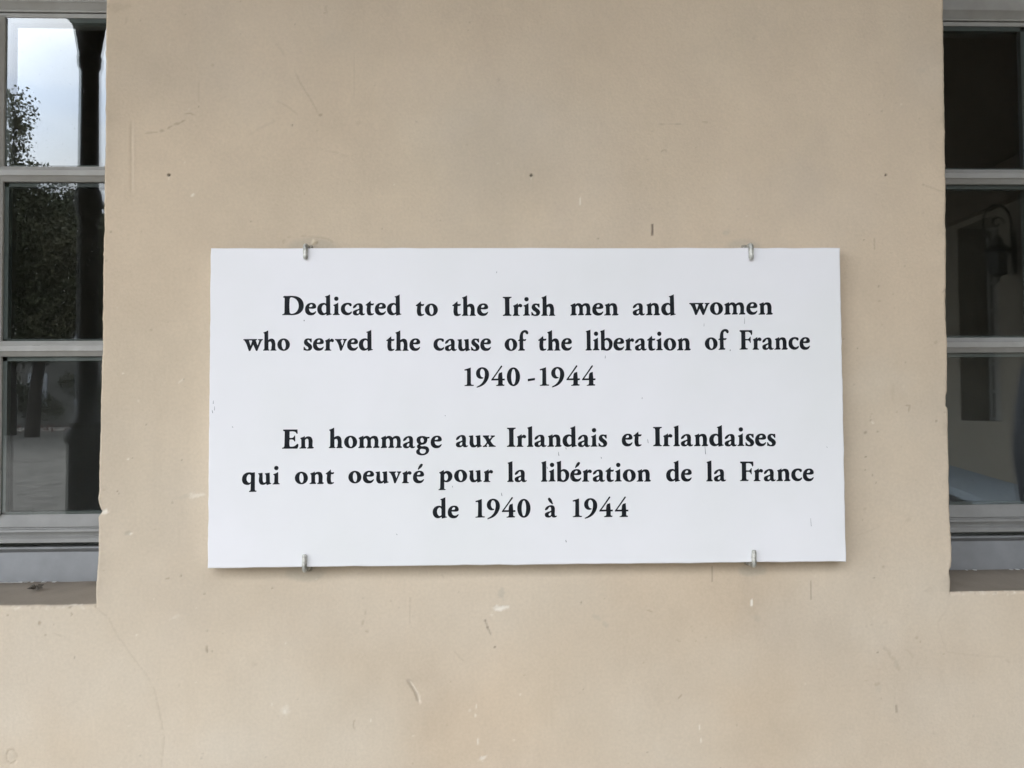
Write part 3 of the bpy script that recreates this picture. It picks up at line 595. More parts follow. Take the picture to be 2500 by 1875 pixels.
glyph('F', 7.373, 464, '783,132* 787,123* 1020,123* 1021,190 1015,207* 1004,205* 985,167 960,152 890,152* 890,278* 950,277 968,262 983,240* 991,240* 993,345* 983,347* 970,320 950,305 892,303* 892,420* 902,440 935,447* 928,465* 780,467* 780,457* 808,445 815,420* 815,172* 808,155 785,146*')
glyph('E', 5.267, 338, '57,105* 60,97* 240,96* 244,145* 233,152* 220,130 195,120 140,120* 140,205* 180,203 195,192 205,174* 212,175* 213,248* 205,250* 195,232 180,225 140,225* 140,298 145,315 170,318 205,311 240,282* 254,285* 252,315 240,342* 48,343* 47,333* 70,323 77,305* 80,130* 75,118 60,113*')
glyph('g', 5.267, 328, '1862,177 1895,180 1915,188 1958,188* 1955,205* 1930,211 1928,235 1915,265 1880,285 1850,290 1838,298 1850,308 1900,308 1935,320 1953,350 1948,380 1920,410 1870,425 1820,418 1790,395 1788,370 1805,348 1815,340* 1798,320 1800,300 1820,280* 1798,255 1792,230 1800,200 1825,183',
      '1862,197 1882,215 1886,243 1873,262 1855,262 1840,238 1842,212', '1840,346 1880,343 1908,353 1912,375 1898,397 1868,406 1838,391 1832,365')
glyph('x', 5.395, 326, '483,178* 565,177* 563,190* 552,196* 568,226* 597,196* 583,190* 585,178* 638,178* 637,190* 616,202 581,250* 622,303 650,317* 648,325* 558,326* 558,316* 566,308* 545,283* 526,306* 539,315* 535,326* 482,328* 481,318* 502,308 534,265* 505,212 482,191*')
glyph('q', 4.706, 315, '195,178* 196,280 197,378* 202,388 216,390* 213,401* 132,403* 132,396* 147,386 150,370* 150,305* 130,320 100,322 70,310 53,283 50,250 60,215 90,188 130,178 165,182*', '152,213* 135,200 118,205 103,230 100,260 115,290 135,300 151,288*')
glyph('p', 4.022, 243, '133,130* 136,150* 160,138 195,146 215,172 216,205 197,235 167,248 138,244* 138,306* 142,315 152,318* 150,323* 84,326* 84,320* 97,312 100,300* 102,172* 98,163 90,158* 92,152*', '137,175* 155,160 172,175 176,205 166,228 150,233 138,222*')
glyph('1', 6.144, 380, '237,108* 239,230 240,343* 248,362 270,367 283,368* 280,381* 148,384* 147,374* 170,369 182,360 184,343* 185,168* 180,153 165,149 150,154* 145,137* 190,124')
glyph('9', 6.144, 380, '420,103 470,118 505,158 517,215 508,265 480,320 430,370 370,398 332,408* 335,396* 390,362 430,315 452,250 456,200 448,155 425,128 405,127 388,150 382,185 390,225 408,250 432,257* 430,268* 400,275 365,268 335,240 323,195 335,150 370,115')
glyph('4', 6.144, 380, '695,82* 708,78 712,93* 582,275* 650,275* 658,212* 670,190* 710,177* 718,275* 750,275* 750,297* 720,298* 718,345* 726,362 746,365* 742,380* 622,383* 622,374* 645,367 655,350* 655,298* 550,300* 552,286* 590,235')
glyph('0', 6.144, 378, ell(884, 243, 98, 140), ell(884, 243, 35, 118))
glyph('-', 6.144, 378, '1097,278* 1205,265* 1205,295* 1097,312*')
glyph('acute', 4.022, 245, '1437,116* 1433,108* 1453,68 1466,57 1480,63 1475,80')
glyph('grave', 4.337, 271, '1300,67 1316,77 1342,130* 1335,138* 1295,97 1289,80')

def smooth_contour(pts):
    n = len(pts); out_ = []
    XY = np.array([(p[0], p[1]) for p in pts])
    for i in range(n):
        p0, p1, p2, p3 = XY[i - 1], XY[i], XY[(i + 1) % n], XY[(i + 2) % n]
        c1, c2 = pts[i][2], pts[(i + 1) % n][2]
        out_.append(tuple(p1))
        if c1 and c2: continue
        L_ = np.linalg.norm(p2 - p1)
        def tang(a, b, c):      # chord-length weighted tangent at b
            d0 = np.linalg.norm(b - a) + 1e-6; d1 = np.linalg.norm(c - b) + 1e-6
            t = ((b - a) / d0 * d1 + (c - b) / d1 * d0) / (d0 + d1); return t
        t1 = (p2 - p1) / L_ if c1 else tang(p0, p1, p2); t2 = (p2 - p1) / L_ if c2 else tang(p1, p2, p3)
        m = 3 if L_ < 25 else 5
        for k in range(1, m):
            s = k / m; h00 = 2 * s ** 3 - 3 * s ** 2 + 1; h10 = s ** 3 - 2 * s ** 2 + s; h01 = -2 * s ** 3 + 3 * s ** 2; h11 = s ** 3 - s ** 2
            out_.append(tuple(h00 * p1 + h10 * L_ * t1 + h01 * p2 + h11 * L_ * t2))
    return out_
GL = {}
def inside(p, c):
    k = False
    for i in range(len(c)):
        a, b = c[i], c[i - 1]
        if (a[1] > p[1]) != (b[1] > p[1]) and p[0] < (b[0] - a[0]) * (p[1] - a[1]) / (b[1] - a[1]) + a[0]: k = not k
    return k
def bolder(c, i, allc, d_=0.32):
    area = sum(c[k - 1][0] * c[k][1] - c[k][0] * c[k - 1][1] for k in range(len(c)))
    hole_ = any(j != i and inside(c[0], o_) for j, o_ in enumerate(allc))
    sgn = (1 if area > 0 else -1) * (-1 if hole_ else 1); n = len(c); o = []
    for k in range(n):
        ax, ay = c[k - 1]; bx, by = c[k]; ex, ey = c[(k + 1) % n]
        n1 = np.array([by - ay, ax - bx]); n2 = np.array([ey - by, bx - ex]); n1 = n1 / (np.linalg.norm(n1) + 1e-9); n2 = n2 / (np.linalg.norm(n2) + 1e-9)
        m_ = n1 + n2; m_ = m_ / (np.linalg.norm(m_) + 1e-9); q = d_ / max(0.6, float(m_ @ n1)); o.append((bx + sgn * m_[0] * q, by + sgn * m_[1] * q))
    return o
for ch, (sc, by, cs) in G.items():
    cc = [[((x) / sc, (by - y) / sc) for x, y in smooth_contour(c)] for c in cs]
    cc = [bolder(c, i, cc) for i, c in enumerate(cc)]
    x0 = min(p[0] for c in cc for p in c)
    GL[ch] = [[(x - x0, y) for x, y in c] for c in cc]
GL['é'] = GL['e'] + [[(x + 11.7, y) for x, y in c] for c in GL['acute']]
GL['à'] = GL['a'] + [[(x + 7.4, y) for x, y in c] for c in GL['grave']]
def gwidth(ch):
    b = ch if ch not in 'éà' else {'é': 'e', 'à': 'a'}[ch]
    return max(p[0] for c in GL[b] for p in c)
def fill(contours, name):
    cu = bpy.data.curves.new(name, 'CURVE'); cu.dimensions = '2D'; cu.fill_mode = 'BOTH'
    for c in contours:
        sp = cu.splines.new('POLY'); sp.points.add(len(c) - 1)
        for i, (x, y) in enumerate(c): sp.points[i].co = (x, y, 0, 1)
        sp.use_cyclic_u = True
    ob = bpy.data.objects.new(name, cu); C.objects.link(ob)
    dg = bpy.context.evaluated_depsgraph_get(); m = bpy.data.meshes.new_from_object(ob.evaluated_get(dg))
    Vs = [tuple(v.co[:2]) for v in m.vertices]; Fs = [tuple(p.vertices) for p in m.polygons]
    bpy.data.objects.remove(ob); bpy.data.curves.remove(cu); bpy.data.meshes.remove(m)
    return Vs, Fs

YF = -0.030                      # front face of the plaque
WORDS = [('Dedicated', 688.8, 980.2, 768.8), ('to', 1014.7, 1069.1, 770.3), ('the', 1104, 1192, 770.3), ('Irish', 1227.5, 1355.8, 770.3), ('men', 1392, 1510.4, 769.4), ('and', 1544.7, 1650, 769.0), ('women', 1682.2, 1887.1, 767.5),
         ('who', 593.1, 707.8, 855.3), ('served', 741, 910.7, 855.3), ('the', 942.7, 1026, 855.7), ('cause', 1058.2, 1199, 855.7), ('of', 1231.9, 1290.1, 855.5), ('the', 1313.8, 1396.4, 855.2), ('liberation', 1429.4, 1686.7, 854.8), ('of', 1720.8, 1779.6, 853.3), ('France', 1805.5, 1977.8, 853),
         ('1940', 1133.6, 1269.8, 941.8), ('-', 1288.5, 1306.1, 941.5), ('1944', 1317.5, 1453.9, 941.2),
         ('En', 688.5, 766.4, 1094.4), ('hommage', 802.5, 1078.7, 1093.2), ('aux', 1112.8, 1210.5, 1090.8), ('Irlandais', 1237.4, 1482.6, 1090.2), ('et', 1517.9, 1566.3, 1088.8), ('Irlandaises', 1594.4, 1894.4, 1088.6),
         ('qui', 590.6, 683.1, 1182.2), ('ont', 719.6, 815.4, 1181), ('oeuvré', 850.3, 1035.4, 1178.9), ('pour', 1070.6, 1203.7, 1176), ('la', 1238.2, 1286.2, 1175.8), ('libération', 1320.5, 1589.5, 1175.2), ('de', 1626.2, 1689, 1174.7), ('la', 1724.2, 1772.7, 1174.4), ('France', 1806.5, 1987, 1174),
         ('de', 1056.1, 1120, 1264.3), ('1940', 1160.4, 1295.2, 1263), ('à', 1330, 1359.8, 1262.3), ('1944', 1397.9, 1534.1, 1261.8)]
GAPW = {'rv': 1.3, 've': .25, 'uv': .0, 'vr': .6, 'wh': .2, 'wo': .2, 'at': .45, 'Fr': .2, 'ri': .6, 'of': 1.0, 'De': 1.4, 'an': .9, 'ai': .6, 'ur': .8, 'ho': 1.1}
plaque = empty('memorial_plaque', (0, YF, Z0))
tag(plaque, 'white rectangular memorial plaque with black serif English and French inscription, clipped to the beige pier', 'plaque')
NOM = 0.00064; DEP = 0.0009
gm = {}
def letter_mesh(ch):
    if ch in gm: return gm[ch]
    cs = [[(x * NOM, y * NOM) for x, y in c] for c in GL[ch]]
    Vs, Fs = fill(cs, 'glyph'); b = MB(); b.add([(x, DEP, z) for x, z in Vs], Fs)
    for c in cs:
        n = len(c); b.add([(x, 0, z) for x, z in c] + [(x, DEP, z) for x, z in c], [(i, (i + 1) % n, n + (i + 1) % n, n + i) for i in range(n)])
    me_ = mesh_from('letter_' + ch, b.V, b.F, M_LETTER); gm[ch] = me_; return me_
holes = []
for word, px0, px1, by in WORDS:
    a = np.array(wp(px0, by, YF)); b = np.array(wp(px1, by, YF)); sc = np.linalg.norm(b - a) / (px1 - px0)
    ang = math.atan2(b[1] - a[1], b[0] - a[0])
    ws = [gwidth(c) for c in word]; gw = [GAPW.get(word[i:i + 2], 1.0) for i in range(len(word) - 1)]
    # keep the natural gap and stretch the letters a hair if needed
    free = (px1 - px0) - sum(ws); k = free / sum(gw) if gw else 0; hx = 1.0
    if gw:
        kk = min(max(k, 1.6), 4.0) if not word[0].isdigit() else k
        hx = ((px1 - px0) - kk * sum(gw)) / sum(ws); k = kk
    else: hx = (px1 - px0) / ws[0]
    x = 0
    for i, ch in enumerate(word):
        nm = 'digit' if ch.isdigit() else 'hyphen' if ch == '-' else 'letter'
        o = link(nm, letter_mesh(ch), plaque)
        ox = a[0] + math.cos(ang) * x * sc; oz = a[1] + math.sin(ang) * x * sc
        o.location = (ox, 0, oz - Z0); o.rotation_euler = (0, -ang, 0); o.scale = (sc / NOM * hx, 1, sc / NOM)
        for c in GL[ch]:
            holes.append([(ox + math.cos(ang) * u * sc * hx - math.sin(ang) * v * sc, oz - Z0 + math.sin(ang) * u * sc * hx + math.cos(ang) * v * sc) for u, v in c])
        x += ws[i] * hx + (k * gw[i] if i < len(gw) else 0)
cr_ = [wp(*q, YF) for q in ((507, 1387), (2066, 1371), (2051, 605), (514, 605.5))]
cr_ = [(x, z - Z0) for x, z in cr_]
cc_ = np.mean(cr_, 0)
def inset(p, e): return (p[0] + e * np.sign(cc_[0] - p[0]), p[1] + e * np.sign(cc_[1] - p[1]))
edge_pts = []
for i in range(4):
    p, q = cr_[i], cr_[(i + 1) % 4]
    for k in range(40):
        t = k / 40; edge_pts.append((p[0] + (q[0] - p[0]) * t, p[1] + (q[1] - p[1]) * t))
rr = random.Random(5)
edge_pts = [(x + (rr.gauss(0, 0.00025)), z + rr.gauss(0, 0.00025)) for x, z in edge_pts]
inner = [(x + np.clip((cc_[0] - x) * 9, -1, 1) * 0 + (0.0011 if abs(x - min(c[0] for c in cr_)) < 0.004 else -0.0011 if abs(x - max(c[0] for c in cr_)) < 0.004 else 0),
          z + (0.0011 if abs(z - min(c[1] for c in cr_)) < 0.0045 else -0.0011 if abs(z - max(c[1] for c in cr_)) < 0.0045 else 0)) for x, z in edge_pts]
Vs, Fs = fill([inner] + holes, 'slab')
sl_ = MB(); sl_.add([(x, 0, z) for x, z in Vs], Fs); n = len(edge_pts)
sl_.add([(x, 0, z) for x, z in inner] + [(x, 0.0011, z) for x, z in edge_pts] + [(x, 0.026, z) for x, z in edge_pts],
        [(i, (i + 1) % n, n + (i + 1) % n, n + i) for i in range(n)] + [(n + i, n + (i + 1) % n, 2 * n + (i + 1) % n, 2 * n + i) for i in range(n)] + [tuple(range(2 * n, 3 * n))])
me = mesh_from('slab', sl_.V, sl_.F, M_PLAQUE); link('slab', me, plaque)
# thin runs of black paint and small knocks on the slab
pr = MB()
for px, py, l, wd in ((1818, 775, 16, 1.1), (1719, 789, 8, 1.0), (1478, 868, 7, 1.8), (1783, 853, 4, 2.6), (1581, 1072, 10, 1.6), (1381, 1092, 5, 1.8), (1363, 1103, 10, 1.9), (1467, 1115, 5, 1.5), (1721, 1090, 19, 2.0), (1224, 1203, 8, 2.0),
                      (1104, 1186, 4, 1.5), (1467, 1115, 4, 1.5), (1335, 1139, 5, 2), (1395, 1163, 10, 1.2), (1979, 1265, 20, 1.4), (968, 1303, 3, 2), (1381, 1318, 6, 2.4), (1568, 970, 4, 1.6), (1213, 662, 5, 1.6), (743, 781, 3, 3.5), (2018, 1090, 3, 1.5), (521, 978, 8, 1.6), (524, 992, 10, 1.4), (518, 1001, 8, 1.4), (1086, 1013, 3, 1.5), (567, 1041, 3, 2)):
    x0, z0 = wp(px, py, YF); x1, z1 = wp(px + (1.5 if py > 1000 else -0.5), py + l, YF); h = wd * M1 / 2.6
    pr.add([(x0 - h * .5, -0.00015, z0 - Z0), (x1 - h, -0.00015, z1 - Z0 + h), (x1, -0.00015, z1 - Z0 - h * .6), (x1 + h, -0.00015, z1 - Z0 + h), (x0 + h * .5, -0.00015, z0 - Z0), (x0, -0.0004, (z0 + z1) / 2 - Z0)], [(0, 1, 5), (1, 2, 5), (2, 3, 5), (3, 4, 5), (4, 0, 5)])
M_RUN = mat('thin_paint_run', (0.16, 0.17, 0.18), 0.6, 0.3, 100)
o = pr.build('paint_runs', M_RUN, plaque); o['kind'] = 'stuff'

# ------------------------------------------------------------------ four bent metal clips
def clip(px, ptip, pedge, up, label, wdt, seed):
    x, ze = wp(px, pedge, YF); zt = wp(px, ptip, YF)[1]; r = wdt * M1 * 0.42
    s = 1 if up else -1; yf = YF - r * 0.95; zc = ze + s * (r + 0.0006)
    rg = random.Random(seed); c = empty('metal_clip', (x, YF, ze)); tag(c, label, 'clip', 'bent metal clips holding the plaque')
    pts = [(0, 0.040, zc - ze)]
    for k in range(8): pts.append((rg.gauss(0, 0.00015), 0.034 - 0.034 * k / 7 * 0.95, zc - ze + rg.gauss(0, .0001)))
    R = r * 1.05; cy = yf - YF + R; cz = zc - ze - s * R
    for k in range(1, 7):
        a = k / 6 * math.pi / 2; pts.append((0, cy - R * math.sin(a), cz + s * R * math.cos(a)))
    n = 7; z1 = zt - ze
    for k in range(1, n + 1): pts.append((rg.gauss(0, 0.00018), yf - YF, cz + (z1 - cz) * k / n))
    rad = [r * (1 + rg.uniform(-.05, .07)) for _ in pts]
    rad[-1] = r * 0.9; pts.append((0, yf - YF, z1 - s * 0.0012)); rad.append(r * 0.55)
    MB().tube(pts, rad, 14).build('rod', M_STEEL, c, smooth=True)
    m = MB(); ring = []
    for k in range(14):
        a = 2 * math.pi * k / 14; q = 1.7 + rg.uniform(-.3, .45); ring.append((r * q * math.cos(a), 0.0290, zc - ze + r * q * math.sin(a)))
    top = [(v[0] * .72, 0.0265, (v[2] - zc + ze) * .72 + zc - ze) for v in ring]
    m.add(ring + top, [(i, (i + 1) % 14, 14 + (i + 1) % 14, 14 + i) for i in range(14)] + [tuple(range(14, 28))])
    m.build('mortar_plug', M_PATCH, c, smooth=True)
clip(746.5, 631.5, 606, True, 'bent metal clip over the plaque\'s top edge near its left corner, above the capital D', 13, 1)
clip(1832, 633.5, 605.5, True, 'bent metal clip over the plaque\'s top edge near its right corner, above the word women', 13.5, 2)
clip(744.5, 1354.5, 1385.5, False, 'darker pitted metal clip on the plaque\'s bottom edge near its left corner', 13, 3)
clip(1839.5, 1344, 1374, False, 'chipped pale metal clip on the plaque\'s bottom edge near its right corner', 13, 4)

# ------------------------------------------------------------------ arcade and courtyard in front of the wall (seen in the panes)
YC, ZC = -2.2, 3.4              # column line, ceiling height
tag(MB().box((-9, YC - 0.3, -0.12), (4.5, 0.0, 0.0)).build('arcade_floor', M_PAVE), kind='structure')
tag(MB().box((1.3, -16, -0.12), (4.5, YC - 0.3, 0.0)).build('wing_floor', M_PAVE), kind='structure')
g = MB(); g.add([(-60, YC - .3, -0.13), (60, YC - .3, -0.13), (60, -36, 0.42), (-60, -36, 0.42), (-60, -80, 0.42), (60, -80, 0.42)], [(0, 1, 2, 3), (3, 2, 5, 4)])
tag(g.build('courtyard_ground', M_GRAVEL), kind='structure')
tag(MB().add([(-60, YC - .3, -0.135), (60, YC - .3, -0.135), (60, 40, -0.135), (-60, 40, -0.135)], [(0, 1, 2, 3)]).build('ground', M_GRAVEL), kind='structure')
ce = empty('arcade_ceiling', (0, 0, ZC)); tag(ce, kind='structure')
pm = MB(); pm.box((-8, -0.07, 0), (4.5, 0.07, 0.02)); pm0 = pm.build('plank', M_WOOD, ce, (0, -0.085, 0))
y = -0.245; k = 0
while y > YC - 0.25:
    o = bpy.data.objects.new('plank', pm0.data); C.objects.link(o); o.parent = ce; o.location = (0, y, 0.003 * (k % 2)); y -= 0.16; k += 1
MB().box((-8, YC - 0.5, 0.03), (4.5, 0, 0.2)).build('roof_deck', M_WOOD, ce)
MB().box((-8, YC - 0.1, -0.25), (1.8, YC + 0.1, 0.0)).build('beam', M_WOOD, ce)
MB().box((1.7, -16, 0.03), (4.5, YC - 0.5, 0.2)).build('roof_deck', M_WOOD, ce)
MB().box((1.8, -16, -0.25), (2.0, YC + 0.1, 0.0)).build('beam', M_WOOD, ce)
def column(x, y, label):
    c = empty('iron_column', (x, y, 0)); tag(c, label, 'column', 'iron columns carrying the arcade roof')
    MB().lathe([(0.11, 0), (0.11, 0.08), (0.09, 0.12), (0.085, 0.5), (0.08, 1.14), (0.092, 1.16), (0.092, 1.20), (0.078, 1.22)], (0, 0, 0), 20).build('pedestal', M_IRON, c, smooth=True)
    MB().lathe([(0.068, 1.22), (0.072, 1.245), (0.052, 1.27), (0.046, 1.34), (0.044, 2.18), (0.056, 2.21), (0.060, 2.25), (0.056, 2.29), (0.045, 2.32), (0.042, 2.86), (0.05, 2.88), (0.053, 2.92), (0.043, 2.94), (0.045, 3.0), (0.06, 3.07), (0.09, 3.15)], (0, 0, 0), 20).build('shaft', M_IRON, c, smooth=True)
    b = MB()
    for q in (-1, 1):
        pts = [(q * 0.04, 0, 2.93), (q * 0.05, 0, 3.01), (q * 0.06, 0, 3.08), (q * 0.10, 0, 3.125), (q * 0.17, 0, 3.142)]
        b.tube(pts, [0.012, 0.016, 0.018, 0.02, 0.012], 8)
    b.build('bracket', M_IRON, c, smooth=True)
column(-1.875, YC, 'dark iron arcade column with ringed shaft, reflected in the left window')
column(1.9, YC, 'dark iron arcade column at the inner corner of the arcade')
column(-5.8, YC, 'dark iron arcade column farthest left of the wall')
column(1.9, -6.4, 'dark iron arcade column in front of the side wing lantern')
column(1.9, -10.6, 'dark iron arcade column at the far end of the side wing')
# low wall with a pale coping between arcade and side wing
lw = empty('low_wall', (2.68, -3.0, 0)); tag(lw, 'dark low wall with a pale grey coping slab, reflected low in the right window', 'wall')
lw.rotation_euler = (0, 0, math.atan2(0.30, 0.95))
MB().box((-0.10, -1.9, 0), (0.22, 1.1, 0.80)).build('wall', mat('dark_render', (0.05, 0.05, 0.05), 0.8), lw)
MB().box((-0.13, -1.95, 0.802), (0.25, 1.15, 0.85)).build('coping', mat('zinc_coping', (0.25, 0.30, 0.35), 0.5), lw, bevel=0.004)
# a passer-by in a navy coat, caught at the edge of the right window
def person(x, y, rz):
    p = empty('person', (x, y, 0)); p.rotation_euler = (0, 0, rz); tag(p, 'person in a dark navy coat and dark trousers standing under the arcade', 'person')
    def skin(name, nodes, edges, m, parent, sub=2):
        me_ = bpy.data.meshes.new(name); me_.from_pydata([n_[0] for n_ in nodes], edges, []); me_.update()
        o_ = link(name, me_, None); md = o_.modifiers.new('s', 'SKIN'); md.use_smooth_shade = True
        for i_, n_ in enumerate(nodes):
            me_.skin_vertices[0].data[i_].radius = n_[1] if isinstance(n_[1], tuple) else (n_[1], n_[1])
        me_.skin_vertices[0].data[0].use_root = True
        sb = o_.modifiers.new('b', 'SUBSURF'); sb.levels = sub; sb.render_levels = sub
        dg = bpy.context.evaluated_depsgraph_get(); m2_ = bpy.data.meshes.new_from_object(o_.evaluated_get(dg)); bpy.data.objects.remove(o_)
        m2_.materials.clear(); m2_.materials.append(m); m2_.shade_smooth(); return link(name, m2_, parent)
    SK = mat('skin', (0.50, 0.32, 0.24), 0.6, 0.05, 20)
    N = [((0, 0, .95), (.15, .11)), ((0, 0, 1.15), (.14, .10)), ((0, 0, 1.35), (.17, .11)), ((0, 0, 1.47), (.08, .07)), ((0, .01, 1.55), .055), ((0, .02, 1.62), .08), ((0, .02, 1.72), .085)]
    E_ = [(i_, i_ + 1) for i_ in range(6)]
    for q in (-1, 1):
        b = len(N); N += [((q * .19, 0, 1.41), .06), ((q * .24, .01, 1.12), .045), ((q * .25, .05, .86), .032), ((q * .25, .06, .78), .035)]; E_ += [(2, b), (b, b + 1), (b + 1, b + 2), (b + 2, b + 3)]
        b = len(N); N += [((q * .09, 0, .85), .09), ((q * .1, .01, .5), .062), ((q * .1, -.01, .1), .042), ((q * .1, .03, .05), .042), ((q * .11, .14, .035), .035)]; E_ += [(0, b), (b, b + 1), (b + 1, b + 2), (b + 2, b + 3), (b + 3, b + 4)]
    bd = skin('body', N, E_, SK, p)
    N = [((0, 0, .80), (.19, .145)), ((0, 0, 1.0), (.175, .13)), ((0, 0, 1.2), (.17, .125)), ((0, 0, 1.36), (.19, .13)), ((0, 0, 1.46), (.10, .09))]; E_ = [(i_, i_ + 1) for i_ in range(4)]
    for q in (-1, 1):
        b = len(N); N += [((q * .19, 0, 1.40), .075), ((q * .25, .01, 1.12), .062), ((q * .26, .05, .85), .052)]; E_ += [(3, b), (b, b + 1), (b + 1, b + 2)]
    skin('coat', N, E_, M_NAVY, p)
    N = [((0, 0, .92), (.15, .11))]; E_ = []
    for q in (-1, 1):
        b = len(N); N += [((q * .095, 0, .80), .105), ((q * .1, .01, .5), .078), ((q * .1, -.01, .1), .062)]; E_ += [(0, b), (b, b + 1), (b + 1, b + 2)]
    skin('trousers', N, E_, M_IRON, p)
    h = MB(); h.lathe([(.02, 1.80), (.07, 1.79), (.098, 1.73), (.10, 1.66), (.085, 1.61)], (0, 0.0, 0), 16); h.build('hair', M_BARK, p, smooth=True)
    for q in (-1, 1):
        h = MB()
        for k_ in range(5):
            fx = q * .25 + (k_ - 2) * .006; a_ = (0.045 + .008 * k_); ln = (.05, .075, .085, .078, .06)[k_]
            h.tube([(q * .25, a_, .80), (fx - q * .004, a_ + .004, .80 - ln * .7), (fx - q * .012, a_ + .006, .795 - ln * 1.15)], [.010, .0085, .006], 6)
        h.build('fingers', SK, p, smooth=True)
    f_ = MB(); f_.tube([(0, .095, 1.69), (0, .118, 1.655), (0, .105, 1.645)], [.01, .014, .008], 6); f_.build('nose', SK, p, smooth=True)
    for q in (-1, 1): MB().lathe([(.004, -.012), (.012, 0), (.004, .012)], (q * .034, .092, 1.69), 8).build('eye', M_IRON, p)
    MB().tube([(-.025, .097, 1.615), (0, .104, 1.612), (.025, .097, 1.615)], .005, 6).build('mouth', mat('lips', (.3, .1, .09)), p)
person(2.14, -1.35, -0.25)
# side wing with a tall barred window
wing = empty('side_wing', (4.5, -8, 0)); tag(wing, 'beige side wing of the courtyard with a tall narrow window in a deep reveal', 'building')
def wb(a, b): return (a[0] - 4.5, a[1] + 8, a[2]), (b[0] - 4.5, b[1] + 8, b[2])
m = MB(); wy0, wy1, wz0, wz1 = -6.27, -5.64, Z0 - 0.145, 3.0
for a, b in (((4.5, -16, 0), (4.9, wy0, 8)), ((4.5, wy1, 0), (4.9, 0, 8)), ((4.5, wy0, 0), (4.9, wy1, wz0)), ((4.5, wy0, wz1), (4.9, wy1, 8)), ((4.9, -16, 0), (9, 0, 8))): m.box(*wb(a, b))
m.build('wall', M_WING, wing)
m = MB(); m.box(*wb((4.80, wy0, wz0), (4.84, wy1, wz1))); wn = m.build('window', M_DARKROOM, wing)
m = MB()
for k in range(3): yy = wy0 + 0.04 + k * (wy1 - wy0 - 0.08) / 2; m.box(*wb((4.77, yy - 0.02, wz0), (4.80, yy + 0.02, wz1)))
for k in range(8): zz = wz0 + 0.02 + k * (wz1 - wz0 - 0.04) / 7; m.box(*wb((4.775, wy0, zz - 0.015), (4.798, wy1, zz + 0.015)))
m.build('frame', mat('wing_window_paint', (0.34, 0.34, 0.32), 0.6), wn)
MB().box(*wb((4.3, -16.3, 8), (9.3, 0, 8.3))).build('roof', M_STONEF, wing)
MB().box(*wb((4.40, -16, 3.05), (4.5, -0.3, ZC - 0.01))).build('wall_plate', M_WOOD, wing)
# wall lantern
lt = empty('wall_lantern', (4.5, -5.39, Z0 + 1.37)); tag(lt, 'dark iron wall lantern hanging from a scrolled bracket on the side wing', 'lantern')
MB().box((-0.02, -0.02, -0.25), (0, 0.02, 0.12)).build('wall_plate', M_IRON, lt, bevel=0.003)
pts = [(-0.02, 0, -0.2), (-0.03, 0, 0.1)] + [(-0.155 + 0.125 * math.cos(a), 0, 0.18 + 0.17 * math.sin(a)) for a in [k * math.pi / 10 for k in range(11)]] + [(-0.27, 0, 0.12), (-0.24, 0, 0.07)]
MB().tube(pts, 0.011, 8).build('bracket', M_IRON, lt, smooth=True)
MB().tube([(-0.155 + (0.065 - 0.004 * k) * math.cos(k * 0.5), 0, 0.19 + (0.065 - 0.004 * k) * math.sin(k * 0.5)) for k in range(13)], 0.008, 8).build('scroll', M_IRON, lt, smooth=True)
MB().tube([(-0.155, 0, 0.14), (-0.155, 0, 0.06)], 0.008, 8).build('hanger', M_IRON, lt)
MB().lathe([(0.012, 0.09), (0.03, 0.07), (0.05, 0.04), (0.06, 0.0), (0.12, -0.04), (0.125, -0.06), (0.10, -0.065)], (-0.155, 0, 0), 6).build('roof', M_IRON, lt)
MB().lathe([(0.095, -0.066), (0.065, -0.235)], (-0.155, 0, 0), 6).build('glass_body', M_BULBGLASS, lt)
m = MB()
for k in range(6):
    a = k * math.pi / 3; m.tube([(-0.155 + 0.10 * math.cos(a), 0.10 * math.sin(a), -0.06), (-0.155 + 0.068 * math.cos(a), 0.068 * math.sin(a), -0.24)], 0.006, 6)
m.build('frame', M_IRON, lt)
MB().lathe([(0.075, -0.235), (0.07, -0.25), (0.03, -0.265), (0.012, -0.29), (0.02, -0.30), (0.005, -0.32)], (-0.155, 0, 0), 10).build('finial', M_IRON, lt)

# trees
def leaf_mesh(name, blobs, n, size, seed):
    r = np.random.RandomState(seed); B = np.array(blobs); wts = B[:, 3] ** 2.3; wts = wts / wts.sum()
    # leaves hang in small sprays, so the outline stays ragged and gaps open between the sprays
    ns = n // 14; bi = r.choice(len(B), ns, p=wts); dd = r.normal(size=(ns, 3)); dd /= np.linalg.norm(dd, axis=1, keepdims=True)
    sc = B[bi, :3] + dd * (B[bi, 3:4] * r.uniform(0.3, 1.08, (ns, 1)) ** 0.6) * np.array([1, 1, 0.8])
    c = np.repeat(sc, 14, 0) + r.normal(size=(ns * 14, 3)) * size * 1.7
    m = len(c); nrm = lambda a: a / np.linalg.norm(a, axis=1, keepdims=True)
    u = nrm(r.normal(size=(m, 3))); v = nrm(np.cross(u, r.normal(size=(m, 3)))); q = size * r.uniform(0.5, 1.3, (m, 1))
    P_ = np.stack([c + u * q, c + v * q * 0.6, c - u * q, c - v * q * 0.6], 1).reshape(-1, 3)
    me_ = bpy.data.meshes.new(name); me_.vertices.add(m * 4); me_.vertices.foreach_set('co', P_.astype(np.float32).ravel())
    me_.loops.add(m * 4); me_.loops.foreach_set('vertex_index', np.arange(m * 4, dtype=np.int32)); me_.polygons.add(m)
    me_.polygons.foreach_set('loop_start', (np.arange(m) * 4).astype(np.int32)); me_.update(calc_edges=True); me_.materials.append(M_LEAF); return me_
